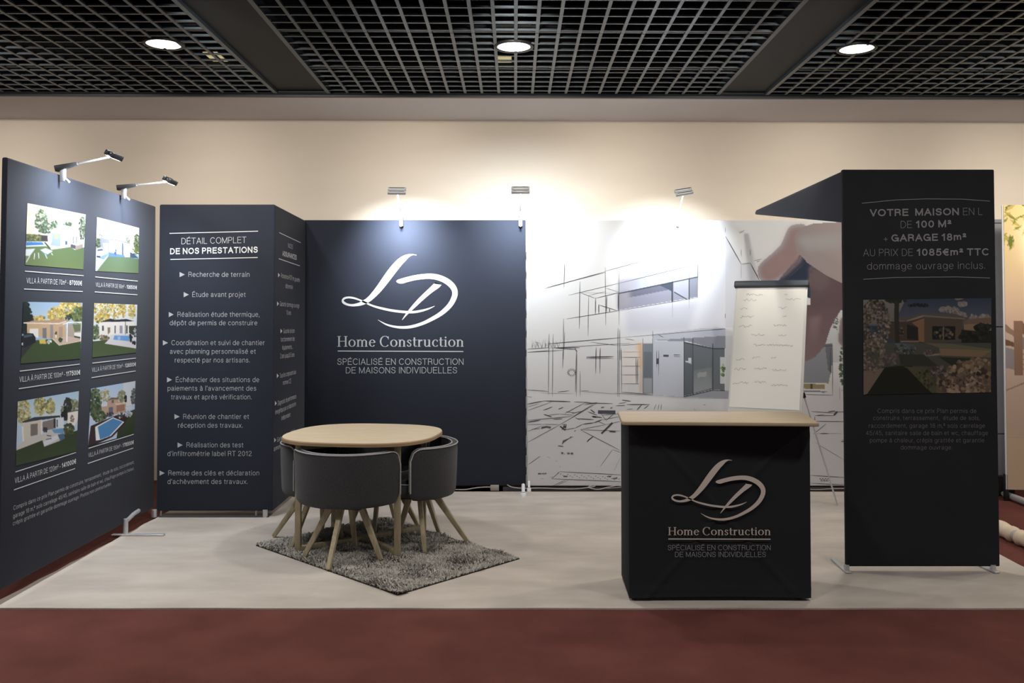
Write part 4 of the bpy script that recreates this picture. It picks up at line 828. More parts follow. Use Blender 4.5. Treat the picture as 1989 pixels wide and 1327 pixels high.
for a in [(0, 130, 90, 122, 1), (90, 30, 90, 50, .6), (620, 630, 760, 640, 1.2), (640, 655, 755, 655, 1.2), (755, 655, 778, 630, 4), (720, 632, 765, 626, 2), (755, 632, 830, 632, 1), (640, 690, 825, 692, 1.3), (640, 660, 640, 690, 1), (645, 655, 700, 648, .8), (630, 770, 710, 705, 1.2), (670, 765, 725, 765, 1.6), (630, 765, 830, 765, .4), (640, 820, 825, 930, .6), (800, 815, 825, 815, 1.4), (805, 805, 822, 805, 1), (618, 1022, 825, 1035, 1.2), (618, 1070, 825, 1080, 1.2), (748, 218, 748, 530, 1.2), (565, 525, 750, 530, 1), (690, 230, 750, 225, 1.4), (735, 240, 735, 400, 1.4), (790, 480, 795, 560, .5), (795, 500, 820, 500, .5)]: ln(CB, *a)
for k in range(8): ln(CB, 668 + k * 8, 1045 + 6 * (k % 2), 676 + k * 8, 1040 + 9 * (k % 2), 1.8)
for k in range(5): ln(CB, 676 + k * 10, 1058, 682 + k * 10, 1055, 1.6)
mb.build('drawing_lines', M['ink'], mw, kind='stuff')
mb = MB(); write(mb, PB, C8(303, 893), C8(415, 897), 3.6, [('3, 98', 'bold')], .0048); write(mb, PB, C8(110, 1068), C8(186, 1066), 2.6, [('3,40', 'bold')], .0048); mb.build('plan_figures', M['ink'], mw)

# feet and edge trim between the two back walls
mb = MB()
q_ = on_floor(1016, 968)
for px, py, r in ((1016.5, 967, .017), (1027.5, 957, .013)):
    q_ = on_floor(px, py); par = lw if px < 1020 else mw
    MB().tube([(q_.x, q_.y, cz), (q_.x, q_.y, cz + .028), (q_.x, q_.y, cz + .03)], [r * 1.35, r * 1.35, r], 14).tube([(q_.x, q_.y, cz + .03), (q_.x, min(q_.y + .1, YB - .01), .085)], r * .85, 12).build('foot', M['white_plastic'], par)
sp = MB()
for i in range(14):
    zz = 2.28 - i * .165; sp.box(la1 + .001, la1 + .007, YB - .006, YB + .02, zz - .1, zz)
sp.build('zip_edge', M['shell_panel'], lw)
mb = MB().box(.25 - 1.6, 3.2, YB + .0, YB + .03, .0, .035); mb.build('base_rail', M['lampgrey'], mw)
MB().box(-1.7, -.1, YB, YB + .03, 0, .035).build('base_rail', M['lampgrey'], lw)
# grey block and cables on the floor under the walls
q_ = on_floor(961, 954)
MB().box(q_.x - .036, q_.x + .036, YB - .03, YB - .0, .008, .055).build('junction_box', M['box_grey'], bevel=.004, label='small grey cable junction box on the floor under the logo wall', cat='box')
def cable(pts, lab, r=.0045):
    P = catmull([tuple(p) for p in pts], 6); MB().tube(P, r, 8).build('cable', M['cable'], label=lab, cat='cable')
def cw(px, dz, dy=0): return (PB.ab(px, 600)[0], YB - .018 + dy, cz + .01 + dz)
cable([cw(884, .0), cw(905, 0), cw(925, .014), cw(940, .02), cw(955, .02, .0)], 'pale grey cable on the floor running under the logo wall into the grey box', .0048)
cable([cw(985, .04), cw(995, .02), cw(1015, .012, -.01), cw(1050, .012), cw(1090, .006), cw(1120, .006), cw(1145, .02), cw(1155, .03), cw(1150, .036), cw(1142, .02), cw(1155, .0), cw(1175, .008), cw(1205, .02)], 'pale grey cable along the foot of the mural wall, looped near the counter', .0045)
cable([cw(1140, .02, -.012), cw(1160, .004, -.012), cw(1180, .022, -.012), cw(1200, .036, -.012), cw(1225, .01, -.012)], 'short grey cable end crossing the loop beside the counter, at the mural wall foot', .0045)
cable([cw(1450, .0), cw(1540, .008), cw(1580, .0), cw(1625, .008), cw(1680, .0)], 'pale cable behind the flipchart leg, along the foot of the mural wall', .0045)

# ---- price tower
YP = on_floor(1800, 1114).y + .0
PP = Plane((0, YP, 0), (1, 0, 0))
tw = thing('price_tower', 'tall black fabric tower advertising VOTRE MAISON, villa photo and price', 'display column')
ta0 = PP.ab(1638, 500)[0]; ta1 = PP.ab(1937, 700)[0]; tt = PP.ab(1780, 329)[1]; tb = PP.ab(1790, 1101)[1]
slab(PP, ta0, ta1, tb, tt, .03).build('fabric_panel', M['fabric_black'], tw, bevel=.008, seg=3)
# wedge-shaped header reaching back towards the mural
XW = ta0 + .01
PW = Plane((XW - .002, YP, 0), (0, -1, 0))
def wy(px, py):
    a, b = PW.ab(px, py); return (YP - a, b)
y1, z1 = wy(1466, 414)
zb = PW.ab(1638, 433)[1]
prof = [(YP + .01, zb), (YP + .01, tt - .004), (y1 - .03, z1 + .02), (y1, z1 + .006), (y1 - .005, z1 - .012)]
v = [(XW, y, z) for y, z in prof] + [(XW + .035, y, z) for y, z in prof]; n = len(prof)
MB().add(v, [tuple(range(n)), tuple(range(2 * n - 1, n - 1, -1))] + [(i, i + n, (i + 1) % n + n, (i + 1) % n) for i in range(n)]).build('wedge_header', M['fabric'], tw, bevel=.006, seg=2)
qp = [(75, 84), (1725, 60), (1720, 1275), (80, 1305)]
p = Pic(270, 205, qp, (70, 84, 110))
p.gpoly([(60, 40), (1740, 40), (1740, 420), (60, 420)], (66, 80, 112), (112, 118, 132)); p.gpoly([(60, 40), (640, 40), (470, 400), (60, 400)], (150, 146, 140), (140, 134, 126))
for cx, cy, rx, ry in ((1190, 210, 110, 35), (1350, 145, 60, 26), (1310, 270, 80, 26), (1560, 305, 180, 30), (1300, 62, 50, 12), (1090, 210, 30, 18)): p.dots((cx, cy), rx, ry, [(176, 166, 156), (160, 150, 142)], 60, 18)
p.poly([(540, 330), (640, 310), (850, 260), (1240, 262), (1420, 320), (1360, 335), (860, 300), (640, 365), (380, 350)], (116, 104, 90)).line((640, 362), (850, 292), 22, (170, 156, 140)).line((850, 292), (1380, 330), 18, (150, 140, 128)).line((380, 345), (640, 365), 12, (150, 140, 128))
p.poly([(410, 365), (640, 365), (860, 310), (860, 660), (410, 600)], (96, 76, 66)).poly([(700, 380), (860, 320), (860, 630), (790, 620), (780, 440)], (174, 124, 88)).poly([(860, 310), (1360, 335), (1350, 620), (860, 640)], (112, 92, 76)).poly([(640, 400), (780, 440), (780, 605), (640, 590)], (52, 48, 46)).poly([(965, 425), (1260, 425), (1255, 600), (965, 595)], (40, 40, 38)).dots((1110, 520), 120, 70, [(70, 70, 58), (150, 130, 96), (40, 38, 36), (104, 96, 78)], 80, 18).line((1105, 430), (1105, 598), 14, (150, 130, 104)).line((560, 620), (790, 622), 18, (170, 140, 112)).dots((570, 490), 45, 50, [(140, 120, 96), (60, 52, 46)], 30, 16)
p.poly([(1365, 370), (1420, 335), (1725, 310), (1725, 380), (1370, 395)], (150, 116, 92)).poly([(1370, 400), (1725, 385), (1725, 500), (1370, 470)], (184, 144, 98)).dots((1610, 440), 110, 45, [(40, 42, 38), (56, 60, 50)], 70, 22)
p.poly([(1340, 470), (1500, 490), (1725, 480), (1725, 720), (1340, 650)], (50, 52, 44)).dots((1500, 560), 200, 60, [(44, 46, 40), (62, 62, 50)], 90, 26)
p.gpoly([(60, 640), (1740, 640), (1740, 1320), (60, 1320)], (96, 98, 88), (86, 80, 66))
p.poly([(880, 640), (1200, 650), (1740, 720), (1740, 830), (1060, 800), (1050, 700)], (128, 124, 88)).poly([(1060, 710), (1720, 740), (1600, 820), (1070, 800)], (164, 132, 96)).line((870, 800), (1060, 785), 24, (170, 150, 134)).poly([(530, 780), (860, 790), (1060, 950), (560, 920)], (66, 72, 54)).poly([(480, 640), (720, 660), (710, 720), (560, 740)], (104, 124, 130)).dots((620, 720), 140, 60, [(96, 104, 110), (130, 130, 128), (70, 74, 70)], 70, 20).dots((930, 760), 80, 26, [(150, 120, 110), (104, 84, 78)], 30, 18)
p.poly([(520, 930), (700, 930), (1100, 1250), (1000, 1320), (60, 1320), (300, 960)], (46, 52, 34)).poly([(600, 940), (900, 960), (1050, 1280), (960, 1280)], (104, 100, 66)).dots((850, 1120), 120, 130, [(120, 110, 74), (64, 66, 46), (90, 96, 60)], 80, 20).poly([(1050, 820), (1500, 840), (1300, 960), (1200, 920)], (60, 60, 42))
p.poly([(80, 1310), (80, 1000), (350, 960), (130, 1290)], (150, 124, 108))
p.poly([(350, 960), (640, 960), (950, 1290), (130, 1290)], (40, 44, 32))
p.poly([(1260, 1000), (1350, 880), (1560, 830), (1725, 860), (1725, 1280), (1020, 1280), (1010, 1150)], (128, 104, 78)); p.dots((1490, 900), 220, 60, [(180, 146, 110), (150, 120, 90)], 60, 24)
p.dots((1380, 1100), 350, 180, [(186, 156, 120), (160, 130, 100), (100, 80, 66), (132, 108, 84), (70, 56, 50)], 420, 30); p.dots((1060, 1000), 110, 60, [(150, 136, 124), (90, 80, 74)], 50, 22); p.dots((1400, 1230), 320, 50, [(200, 168, 132), (120, 98, 78)], 120, 26)
p.dots((230, 400), 190, 330, [(120, 108, 92), (150, 132, 116), (84, 78, 62), (176, 156, 136), (100, 76, 70), (70, 70, 52)], 620, 17, 3).dots((200, 800), 160, 220, [(130, 112, 98), (104, 92, 76), (160, 140, 124)], 300, 17, 3).dots((400, 850), 120, 80, [(130, 112, 108), (104, 92, 90)], 80, 20)
p.poly([(480, 60), (540, 60), (535, 340), (545, 640), (490, 640), (475, 300)], (66, 62, 54)).line((490, 90), (380, 110), 14, (56, 60, 50)).dots((500, 90), 140, 30, [(60, 62, 50)], 70, 20).dots((780, 155), 140, 18, [(44, 46, 48)], 50, 14)
p.grade(.75, .82); p.on('printed_photo', PP, crop(1665, 570, 6.633)(qp), M['photo'], tw)
for r_ in ([(1674, 395), (1740, 388.5), (1800, 386.5), (1870, 387), (1922.8, 391)], [(1676.6, 542.7), (1740, 539), (1860, 538), (1922.8, 540.2)]):
    m2 = MB(); rule(m2, PP, r_, 1.2); m2.build('rule_line', M['print_dim'], tw)
mb = MB(); write(mb, PP, (1689.5, 420.5), (1908, 417.5), 14, [('VOTRE  MAISON', 'bold'), (' EN L', 'thin')]); mb.build('heading_line', M['print_dim'], tw, kind='stuff')
mb = MB(); write(mb, PP, (1748.9, 443.5), (1848, 441.3), 14, [('DE ', 'thin'), ('100 M²', 'bold')]); mb.build('heading_line', M['print_dim'], tw, kind='stuff')
mb = MB(); write(mb, PP, (1716.4, 469.8), (1877, 467), 14, [('+ ', 'thin'), ('GARAGE 18m²', 'bold')]); mb.build('heading_line', M['print_dim'], tw, kind='stuff')
mb = MB(); write(mb, PP, (1676.6, 497.9), (1921.3, 496.3), 14, [('AU PRIX DE ', 'thin'), ('1085€m² TTC', 'bold')]); mb.build('heading_line', M['print_dim'], tw, kind='stuff')
mb = MB(); write(mb, PP, (1684, 524), (1913.6, 522.3), 14, [('dommage ouvrage inclus.', 'thin')]); mb.build('heading_line', M['print_dim'], tw, kind='stuff')
mb = MB()
for t, x0, x1, y in (('Compris dans ce prix Plan permis de', 1704.2, 1896.3, 802.5), ('construire, terrassement,  étude de sols,', 1695.6, 1903, 816.2), ('raccordement, garage 18 m,² sols carrelage', 1687, 1913, 831.2), ('45/45, sanitaire salle de bain et wc, chauffage', 1681.7, 1918.8, 845.4), ('pompe à chaleur, crépis grattée et garantie', 1689.3, 1911.9, 859.6), ('dommage ouvrage.', 1749, 1849.8, 873.4)):
    write(mb, PP, (x0, y), (x1, y), 8.6, t)
mb.build('paragraph', M['print_dark'], tw)
for px, pe in ((1650, (1626, 1096)), (1937, (1908, 1105))):
    q_ = on_floor(px, 1118); e = on_floor(*pe); d = Vector((e.x - q_.x, e.y - q_.y, 0))
    foot(tw, (q_.x, YP + .005, 0), (d.x, max(d.y, .1), 0), d.length + .02, z_top=tb + .01, back=.04)

# ================================================================== COUNTER
PCy = on_floor(1400, 1171).y
ct = thing('promotion_counter', 'black fabric promotion counter with silver LD logo and pale wooden top', 'counter')
PC = Plane((0, PCy, 0), (1, 0, 0))
ca0 = PC.ab(1222, 1000)[0]; ca1 = PC.ab(1575, 1000)[0]; cb1 = PC.ab(1400, 824)[1]
cback = on_floor(1207, 1126).y
ztop0 = cb1
# fabric body: slightly waisted front with the frame cross pressed through
nx, nz = 72, 72; V = []
x0c, x1c = ca0, ca1
for j in range(nz + 1):
    for i in range(nx + 1):
        u, w = i / nx, j / nz
        x = x0c + (x1c - x0c) * u; z = .022 + (ztop0 - .022) * w
        if j == 0: z += .010 * math.sin(PI * u)
        y = PCy
        dg = min(abs((u - .12) / .78 - (w - .03) / .92), abs((u - .12) / .78 - 1 + (w - .03) / .92))
        if .08 < u < .93: y -= .006 * math.exp(-(dg / .022) ** 2)
        e = min(u, 1 - u); y -= .004 * math.exp(-(abs(e - .045) / .012) ** 2)
        y -= .003 * math.exp(-(abs(w - .05) / .012) ** 2) + .004 * math.exp(-(abs(w - .93) / .02) ** 2)
        y += .006 * math.sin(PI * u) * math.sin(PI * w)
        if e < .012: y += .006 * (1 - e / .012)
        V.append((x, y, z))
Fq = [(j * (nx + 1) + i, j * (nx + 1) + i + 1, (j + 1) * (nx + 1) + i + 1, (j + 1) * (nx + 1) + i) for j in range(nz) for i in range(nx)]
mb = MB().add(V, Fq, True); mb.build('front_fabric', M['fabric_black'], ct)
bx0 = on_floor(1207, 1126).x
body = MB(); PCYb = PCy + .006
v = [(x0c, PCYb, .022), (x1c, PCYb, .022), (x1c, cback, .022), (bx0, cback, .022), (x0c, PCYb, ztop0), (x1c, PCYb, ztop0), (x1c, cback, ztop0), (bx0, cback, ztop0)]
body.add(v, [(0, 3, 2, 1), (4, 5, 6, 7), (1, 2, 6, 5), (2, 3, 7, 6), (3, 0, 4, 7), (0, 1, 5, 4)]).build('side_fabric', M['fabric_black'], ct, bevel=.004)
for x in (x0c + .03, x1c - .05):
    for y in (PCy + .04, cback - .05): MB().tube([(x, y, cz), (x, y, .024)], .015, 12).build('foot', M['black'], ct)
ZT = ztop0 + .022
o4 = [on_floor(px, py, ZT) for px, py in ((1210, 819), (1592, 821.5), (1556, 799.5), (1197, 799))]
nl, nr, fr, fl_ = o4
out = [(nl.x + .02, nl.y - .0), (nr.x - .02, nr.y), (nr.x + .0, nr.y + .006), (fr.x, fr.y - .01), (fr.x - .02, fr.y), (fl_.x + .03, fl_.y), (fl_.x + .006, fl_.y - .02), (nl.x - .004, nl.y + .02)]
MB().prism(out, ztop0 + .002, ZT).build('wooden_top', M['counter_top'], ct, bevel=.004)
PCf = Plane((0, PCy - .0045, 0), (1, 0, 0))
def fxC(x, y):
    X, Y = fxB(x, y); return (1303.5 + (X - 663.3) * (183 / 225.7), 892.4 + (Y - 493.3) * (118.8 / 145.4))
mb = MB(); logo(mb, PCf, fxC); mb.build('logo', M['print_beige'], ct)
mb = MB(); serif(mb, PCf, (1297.5, 1039.5), (1496.5, 1039.5), 15.5, 'Home Construction'); rule(mb, PCf, [(1298, 1047), (1496.5, 1047.5)], 2.2); mb.build('name_lettering', M['print_beige'], ct)
mb = MB(); write(mb, PCf, (1297, 1068.8), (1497, 1068.8), 10, [('SPÉCIALISÉ EN CONSTRUCTION', 'thin')]); write(mb, PCf, (1311, 1082), (1487.5, 1082), 10, [('DE MAISONS INDIVIDUELLES', 'thin')]); mb.build('tagline_lettering', M['print_grey'], ct)

# ================================================================== FLIPCHART
PSI = math.radians(27); LEAN = math.radians(18)
tl = at_y(1430, 549, 6.78)
fr_ = Vector((math.cos(PSI), -math.sin(PSI), 0)); away = Vector((math.sin(PSI), math.cos(PSI), 0))
upv = (Vector((0, 0, 1)) * math.cos(LEAN) + away * math.sin(LEAN)).normalized()
PF = Plane(tl, fr_, upv)
wF = PF.ab(1569, 548)[0]
fc = thing('flipchart', 'white tripod flipchart with a slate clamp bar and faint handwriting', 'flipchart')
slab(PF, 0, wF, -1.02, .0, .015).build('board', M['board'], fc, bevel=.004)
slab(PF, .012, wF - .016, -.97, -.02, .001).build('paper_sheet', M['paper'], fc)
PFs = Plane(PF.w(0, 0, .002), fr_, upv)
bpy.data.objects.remove(bpy.data.objects['paper_sheet']); MB().add([PF.w(a, b, .002) for a, b in ((.012, -.98), (wF - .02, -.98), (wF - .014, -.02), (.012, -.02))], [(0, 1, 2, 3)]).build('paper_sheet', M['paper'], fc)
MB().add([PF.w(a, b, h) for h in (-.03, .022) for b in (-.045, .008) for a in (-.012, wF + .012)], [(0, 2, 3, 1), (4, 5, 7, 6), (0, 1, 5, 4), (2, 6, 7, 3), (0, 4, 6, 2), (1, 3, 7, 5)]).build('clamp_bar', M['slate'], fc, bevel=.01, seg=3)
mb = MB()
rr = random.Random(3)
for (x0, x1, y) in [(1450, 1482, 573), (1524, 1530, 571), (1443, 1470, 583), (1526, 1556, 582), (1438, 1452, 600), (1512, 1528, 598), (1438, 1466, 616), (1520, 1530, 615), (1435, 1462, 634), (1503, 1528, 632), (1460, 1486, 651), (1512, 1528, 651), (1464, 1488, 670), (1490, 1540, 671), (1430, 1447, 698), (1461, 1476, 695), (1498, 1510, 695), (1426, 1450, 717), (1465, 1490, 716), (1500, 1528, 719), (1423, 1455, 744), (1466, 1488, 743), (1498, 1530, 748)]:
    x = x0; ptsw = []
    while x < x1:
        ptsw.append((x, y + rr.uniform(-2.6, 2.2), rr.uniform(.4, 1.0))); x += rr.uniform(1.2, 2.6)
    if len(ptsw) > 2:
        Vv, Qq = ribbon(catmull(ptsw, 2)); mb.add([PFs.w(*PFs.ab(a, b), .001) for a, b in Vv], Qq)
mb.build('handwriting', M['pencil'], fc, kind='stuff')
tip = on_floor(1627, 982, cz)
top_r = PF.w(wF - .06, -.70, -.05)
kn = at_y(1562, 771, 6.80)
dirv = (tip - kn)
def leg(a, b, tipz=True, knob=True):
    a = Vector(a); b = Vector(b); m_ = a + (b - a) * .42
    o = MB().tube([a, m_], .0095, 10).tube([m_, b], .0065, 10).build('leg', M['silver'], fc)
    d_ = (b - a).normalized(); MB().tube([m_ - d_ * .02, m_ + d_ * .02], .014, 10).build('collar', M['black'], o)
    return o
Tt = PF.w(wF - .04, -.28, -.03)
leg(kn + (kn - tip) * .75, tip)
bfl = -(tl.z - .022) / upv.z
leg(PF.w(.09, -.25, -.03), PF.w(-.03, bfl, -.03))
leg(PF.w(wF - .09, -.25, -.03), PF.w(wF + .03, bfl, -.03))

# ================================================================== TABLE AND CHAIRS
TC = Vector((-.985, 5.745)); ROT = math.radians(-8.5)
tb_ = thing('meeting_table', 'pale oak meeting table with rounded square top on the shaggy rug', 'table', (TC.x, TC.y, 0), ROT)
RZ = .03
def sq(n, a, b, e=2.7):
    return [(a * math.copysign(abs(math.cos(t)) ** (2 / e), math.cos(t)), b * math.copysign(abs(math.sin(t)) ** (2 / e), math.sin(t))) for t in np.linspace(0, 2 * PI, n + 1)[:-1]]
o_ = sq(96, .495, .47); mb = MB(); n = len(o_)
prof = [(0.965, .690), (1, .694), (1, .711), (.992, .716)]
V = [(x * s_, y * s_, z) for s_, z in prof for x, y in o_]
mb.add(V, [(i * n + k, i * n + (k + 1) % n, (i + 1) * n + (k + 1) % n, (i + 1) * n + k) for i in range(3) for k in range(n)] + [tuple(range(n))[::-1]], False)
mb.build('tabletop_edge', M['oak_edge'], tb_)
MB().prism([(x * .992, y * .992) for x, y in o_], .712, .7175).build('tabletop', M['oak'], tb_)
for sx in (-1, 1):
    for sy in (-1, 1): MB().box(sx * .318 - .019, sx * .318 + .019, sy * .318 - .012, sy * .318 + .012, .012, .691).build('leg', M['oakleg'], tb_, bevel=.003)
MB().bar((-.318, -.318, .035), (.318, .318, .035), .035, .03).build('stretcher', M['oakleg'], tb_, bevel=.003)
MB().bar((-.318, .318, .037), (.318, -.318, .037), .035, .03).build('stretcher', M['oakleg'], tb_, bevel=.003)
MB().bar((-.318, -.318, .665), (.318, .318, .665), .025, .04).build('apron', M['oakleg'], tb_)
MB().bar((-.318, .318, .667), (.318, -.318, .667), .025, .04).build('apron', M['oakleg'], tb_)

CH = {}
def make_chair():
    t = thing('tub_chair', 'x', 'chair')
    # local: origin on the floor at the table centre line, -Y is outwards
    R, c0, th = .352, -.215, .045; zb_, zt_ = .352, .668; PHI = math.radians(69); n = 44; rc = .075
    mb = MB(); sec = 14; V = []
    pipe = []
    for i in range(n + 1):
        ph = -PHI + 2 * PHI * i / n
        d = R * (PHI - abs(ph)); drop = 0
        if d < rc: drop = rc - math.sqrt(max(0, rc * rc - (rc - d) ** 2))
        rise = 0
        if d < .03: rise = .03 - math.sqrt(max(0, .03 ** 2 - (.03 - d) ** 2))
        zt = zt_ - drop - .006 * math.cos(ph * 1.3); z0 = zb_ + rise - .014 * math.cos(ph)
        flare = .0
        for k in range(sec):
            g = 2 * PI * k / sec; cx = math.copysign(abs(math.cos(g)) ** .45, math.cos(g)); cy = math.copysign(abs(math.sin(g)) ** .35, math.sin(g))
            r = R - th / 2 + cx * th / 2; z = (zt + z0) / 2 + cy * (zt - z0) / 2
            r += .012 * (z - zb_) / .33 - .01
            V.append((r * math.sin(ph), c0 - r * math.cos(ph), z))
        pipe.append((ph, zt, z0))
    mb.add(V, [(i * sec + k, i * sec + (k + 1) % sec, (i + 1) * sec + (k + 1) % sec, (i + 1) * sec + k) for i in range(n) for k in range(sec)], True)
    mb.add(V[:sec], [tuple(range(sec))[::-1]]); mb.add(V[-sec:], [tuple(range(sec))])
    sh = mb.build('backrest', M['chair'], t)
    for ro in (R + .001, R - th + .002):
        P = []
        i0 = 0
        for s_ in (0,):
            ph, zt, z0 = pipe[0]; P += [((ro) * math.sin(ph), c0 - ro * math.cos(ph), z) for z in np.linspace(z0 + .02, zt - .01, 5)]
        for ph, zt, z0 in pipe: 
            r = ro + .012 * (zt - zb_) / .33 - .01 + (-.004 if ro > .34 else .004)
            P.append((r * math.sin(ph), c0 - r * math.cos(ph), zt - .003))
        ph, zt, z0 = pipe[-1]; P += [((ro) * math.sin(ph), c0 - ro * math.cos(ph), z) for z in np.linspace(zt - .01, z0 + .02, 5)]
        MB().tube(P, .0042, 6).build('piping', M['piping'], sh)
    pr = [(0, .335), (.16, .335), (.195, .345), (.208, .37), (.208, .41), (.19, .438), (.14, .45), (0, .455)]
    MB().lathe(pr, (0, -.30, 0), 40).build('seat', M['chair'], t)
    MB().tube([(.205 * math.cos(a), -.30 + .205 * math.sin(a), .425) for a in np.linspace(0, 2 * PI, 33)[:-1]], .004, 6, closed=True).build('seat_piping', M['piping'], t)
    MB().box(-.12, .12, -.45, -.22, .318, .338).build('underframe', M['black'], t)
    for a in (0, 90, 180, 270):
        s_, c_ = math.sin(math.radians(a)), math.cos(math.radians(a))
        mb = MB().bar((s_ * .085, -.345 - c_ * .075, .335), (s_ * .235, -.41 - c_ * .235, .016), .04, .03, .026, .024, up=(c_, s_, 0))
        mb.build('leg', M['oakleg'], t, bevel=.003)
    return t
def copy_tree(o, parent=None):
    c = o.copy(); COL.objects.link(c); c.parent = parent
    for ch in list(o.children): copy_tree(ch, c)
    return c
proto = make_chair()
labs = ['charcoal tub chair in front of the table, its broad back towards the viewer', 'charcoal tub chair at the right of the table, side view with pale piping', 'charcoal tub chair hidden behind the table, nearest the logo wall', 'charcoal tub chair at the left of the table, beside the services column']
for i, lab in enumerate(labs):
    c = proto if i == 0 else copy_tree(proto)
    dx_, dy_, dr_ = ((.004, 0, 0), (.036, -.01, .05), (.01, .02, 0), (.03, 0, -.03))[i]
    c.location = (TC.x + dx_, TC.y + dy_, 0); c.rotation_euler = (0, 0, ROT + i * PI / 2 + dr_); c.scale = (1.035, 1.02, 1); c['label'] = lab; c['group'] = 'tub chairs tucked around the meeting table'

# ================================================================== RUG
rc_ = [on_floor(*p) for p in ((497, 1063), (772, 1160), (1009, 1089), (742, 1010))]
rg = thing('shaggy_rug', 'grey-brown shaggy rug lying askew under the table', 'rug', (0, 0, 0))
RA = np.array([[p.x, p.y] for p in rc_])
def rxy(u, v):
    A, B, C_, D = RA; u = np.asarray(u)[..., None]; v = np.asarray(v)[..., None]
    p_ = A * (1 - u) * (1 - v) + B * u * (1 - v) + C_ * u * v + D * (1 - u) * v
    return p_
MB().prism([tuple(p) for p in RA], cz, cz + .006).build('backing', M['backing'], rg)
MB().add([(*rxy(.93, -.005), cz + .006), (*rxy(1.01, -.01), cz + .022), (*rxy(1.01, .075), cz + .006)], [(0, 1, 2), (0, 2, 1)]).build('curled_corner', M['backing'], rg)
NT = 42000
u = rng.random(NT); v = rng.random(NT)
base = rxy(u, v)
nseg = 3; wv = rng.uniform(.002, .0045, NT); ht = rng.uniform(.012, .026, NT) * (.75 + .35 * np.sin(u * 31 + np.sin(v * 17)) * np.sin(v * 27))
ang = rng.uniform(0, 2 * PI, NT) * .6 + 2.5 * np.sin(u * 13 + 3) * np.cos(v * 9); lean = rng.uniform(.2, 1.1, NT)
ca_, sa_ = np.cos(ang), np.sin(ang)
verts = []
for k, (hh, ln_) in enumerate(((0, 0), (.6, .35), (1, 1))):
    cx = base[:, 0] + ca_ * lean * ht * ln_; cy = base[:, 1] + sa_ * lean * ht * ln_; z_ = cz + .004 + ht * hh * (1 - .25 * ln_ * (lean > .8))
    w_ = wv * (1, 1, .35)[k]
    verts.append(np.stack([cx - sa_ * w_, cy + ca_ * w_, z_], 1)); verts.append(np.stack([cx + sa_ * w_, cy - ca_ * w_, z_], 1))
VV = np.stack(verts, 1).reshape(-1, 3)
bi = np.arange(NT) * 6
FF = np.concatenate([np.stack([bi, bi + 1, bi + 3, bi + 2], 1), np.stack([bi + 2, bi + 3, bi + 5, bi + 4], 1)], 0)
me = bpy.data.meshes.new('pile'); me.vertices.add(len(VV)); me.vertices.foreach_set('co', VV.reshape(-1))
me.loops.add(FF.size); me.loops.foreach_set('vertex_index', FF.reshape(-1)); me.polygons.add(len(FF)); me.polygons.foreach_set('loop_start', np.arange(len(FF)) * 4)
me.update(calc_edges=True)
at = me.color_attributes.new('print', 'FLOAT_COLOR', 'POINT')
g_ = (.30 + .30 * rng.random(NT) + .08 * np.sin(u * 23) * np.sin(v * 19))[:, None] * np.array([1, .95, .86])
cc = np.repeat(g_, 6, 0); cc = np.concatenate([cc, np.ones((len(cc), 1))], 1)
at.data.foreach_set('color', cc.reshape(-1)); me.materials.append(M['tuft'])
o = bpy.data.objects.new('pile', me); COL.objects.link(o); o.parent = rg; o['kind'] = 'stuff'

# ================================================================== ARM SPOTLIGHTS
def arm_lamp(clamp, head, target, lab, rollv=(1, 0, 0), power=LAMP_W, dark=False, w=.145, spread=115):
    clamp = Vector(clamp); head = Vector(head)
    t = thing('arm_spotlight', lab, 'lamp', group='arm spotlights clipped on the walls')
    d = (head - clamp); dn = d.normalized()
    hx = Vector((d.x, d.y, 0)).normalized()
    MB().bar(clamp + Vector((0, 0, -.07)) + hx * .012, clamp + Vector((0, 0, .012)) + hx * .012, .03, .02).bar(clamp + Vector((0, 0, -.05)) + hx * .02, clamp + Vector((0, 0, -.075)) + hx * .05, .014).build('clamp', M['white_plastic'], t, bevel=.004)
    k = clamp + Vector((0, 0, .01))
    MB().bar(k - dn * .03, k + dn * .1, .04, .036, .018, .018).build('elbow', M['lampgrey'] if dark else M['white_plastic'], t, bevel=.004)
    MB().tube([k + dn * .09, head - dn * .03], .0055, 10).build('arm', M['silver'], t)
    aim = (Vector(target) - head).normalized()
    rx = Vector(rollv).normalized(); rx = (rx - aim * rx.dot(aim)).normalized(); ry = aim.cross(rx)
    def P(a, b, c): return head + rx * a + ry * b + aim * c
    hm = M['lampgrey'] if dark else M['silver']
    hd = MB()
    def bx(a0, a1, b0, b1, c0, c1):
        vv = [P(a, b, c) for c in (c0, c1) for b in (b0, b1) for a in (a0, a1)]
        hd.add(vv, [(0, 2, 3, 1), (4, 5, 7, 6), (0, 1, 5, 4), (2, 6, 7, 3), (0, 4, 6, 2), (1, 3, 7, 5)])
    bx(-w / 2, w / 2, -.030, -.008, -.018, .012); bx(-w / 2, w / 2, .008, .030, -.018, .012); bx(-w / 2 + .006, w / 2 - .006, -.008, .008, -.010, .008)
    h_ = hd.build('lamp_head', hm, t, bevel=.004)
    for b in (-.019, .019):
        MB().add([P(-w / 2 + .012, b - .003, -.0188), P(w / 2 - .012, b - .003, -.0188), P(w / 2 - .012, b + .003, -.0188), P(-w / 2 + .012, b + .003, -.0188)], [(0, 1, 2, 3)]).build('cooling_slot', M['black'], h_)
    MB().add([P(a * (w / 2 - .01), b * .024, .0135) for a, b in ((-1, -1), (1, -1), (1, 1), (-1, 1))], [(0, 1, 2, 3)]).build('lens', M['lens'], h_)
    L = light('spot_lamp', 'AREA', P(0, 0, .02), aim, power, LAMP_C, shape='RECTANGLE', size=w * .9, size_y=.07, spread=math.radians(spread))
    return t
c1 = Vector(PL.w(*PL.ab(115, 332))); c2 = Vector(PL.w(*PL.ab(234, 371)))
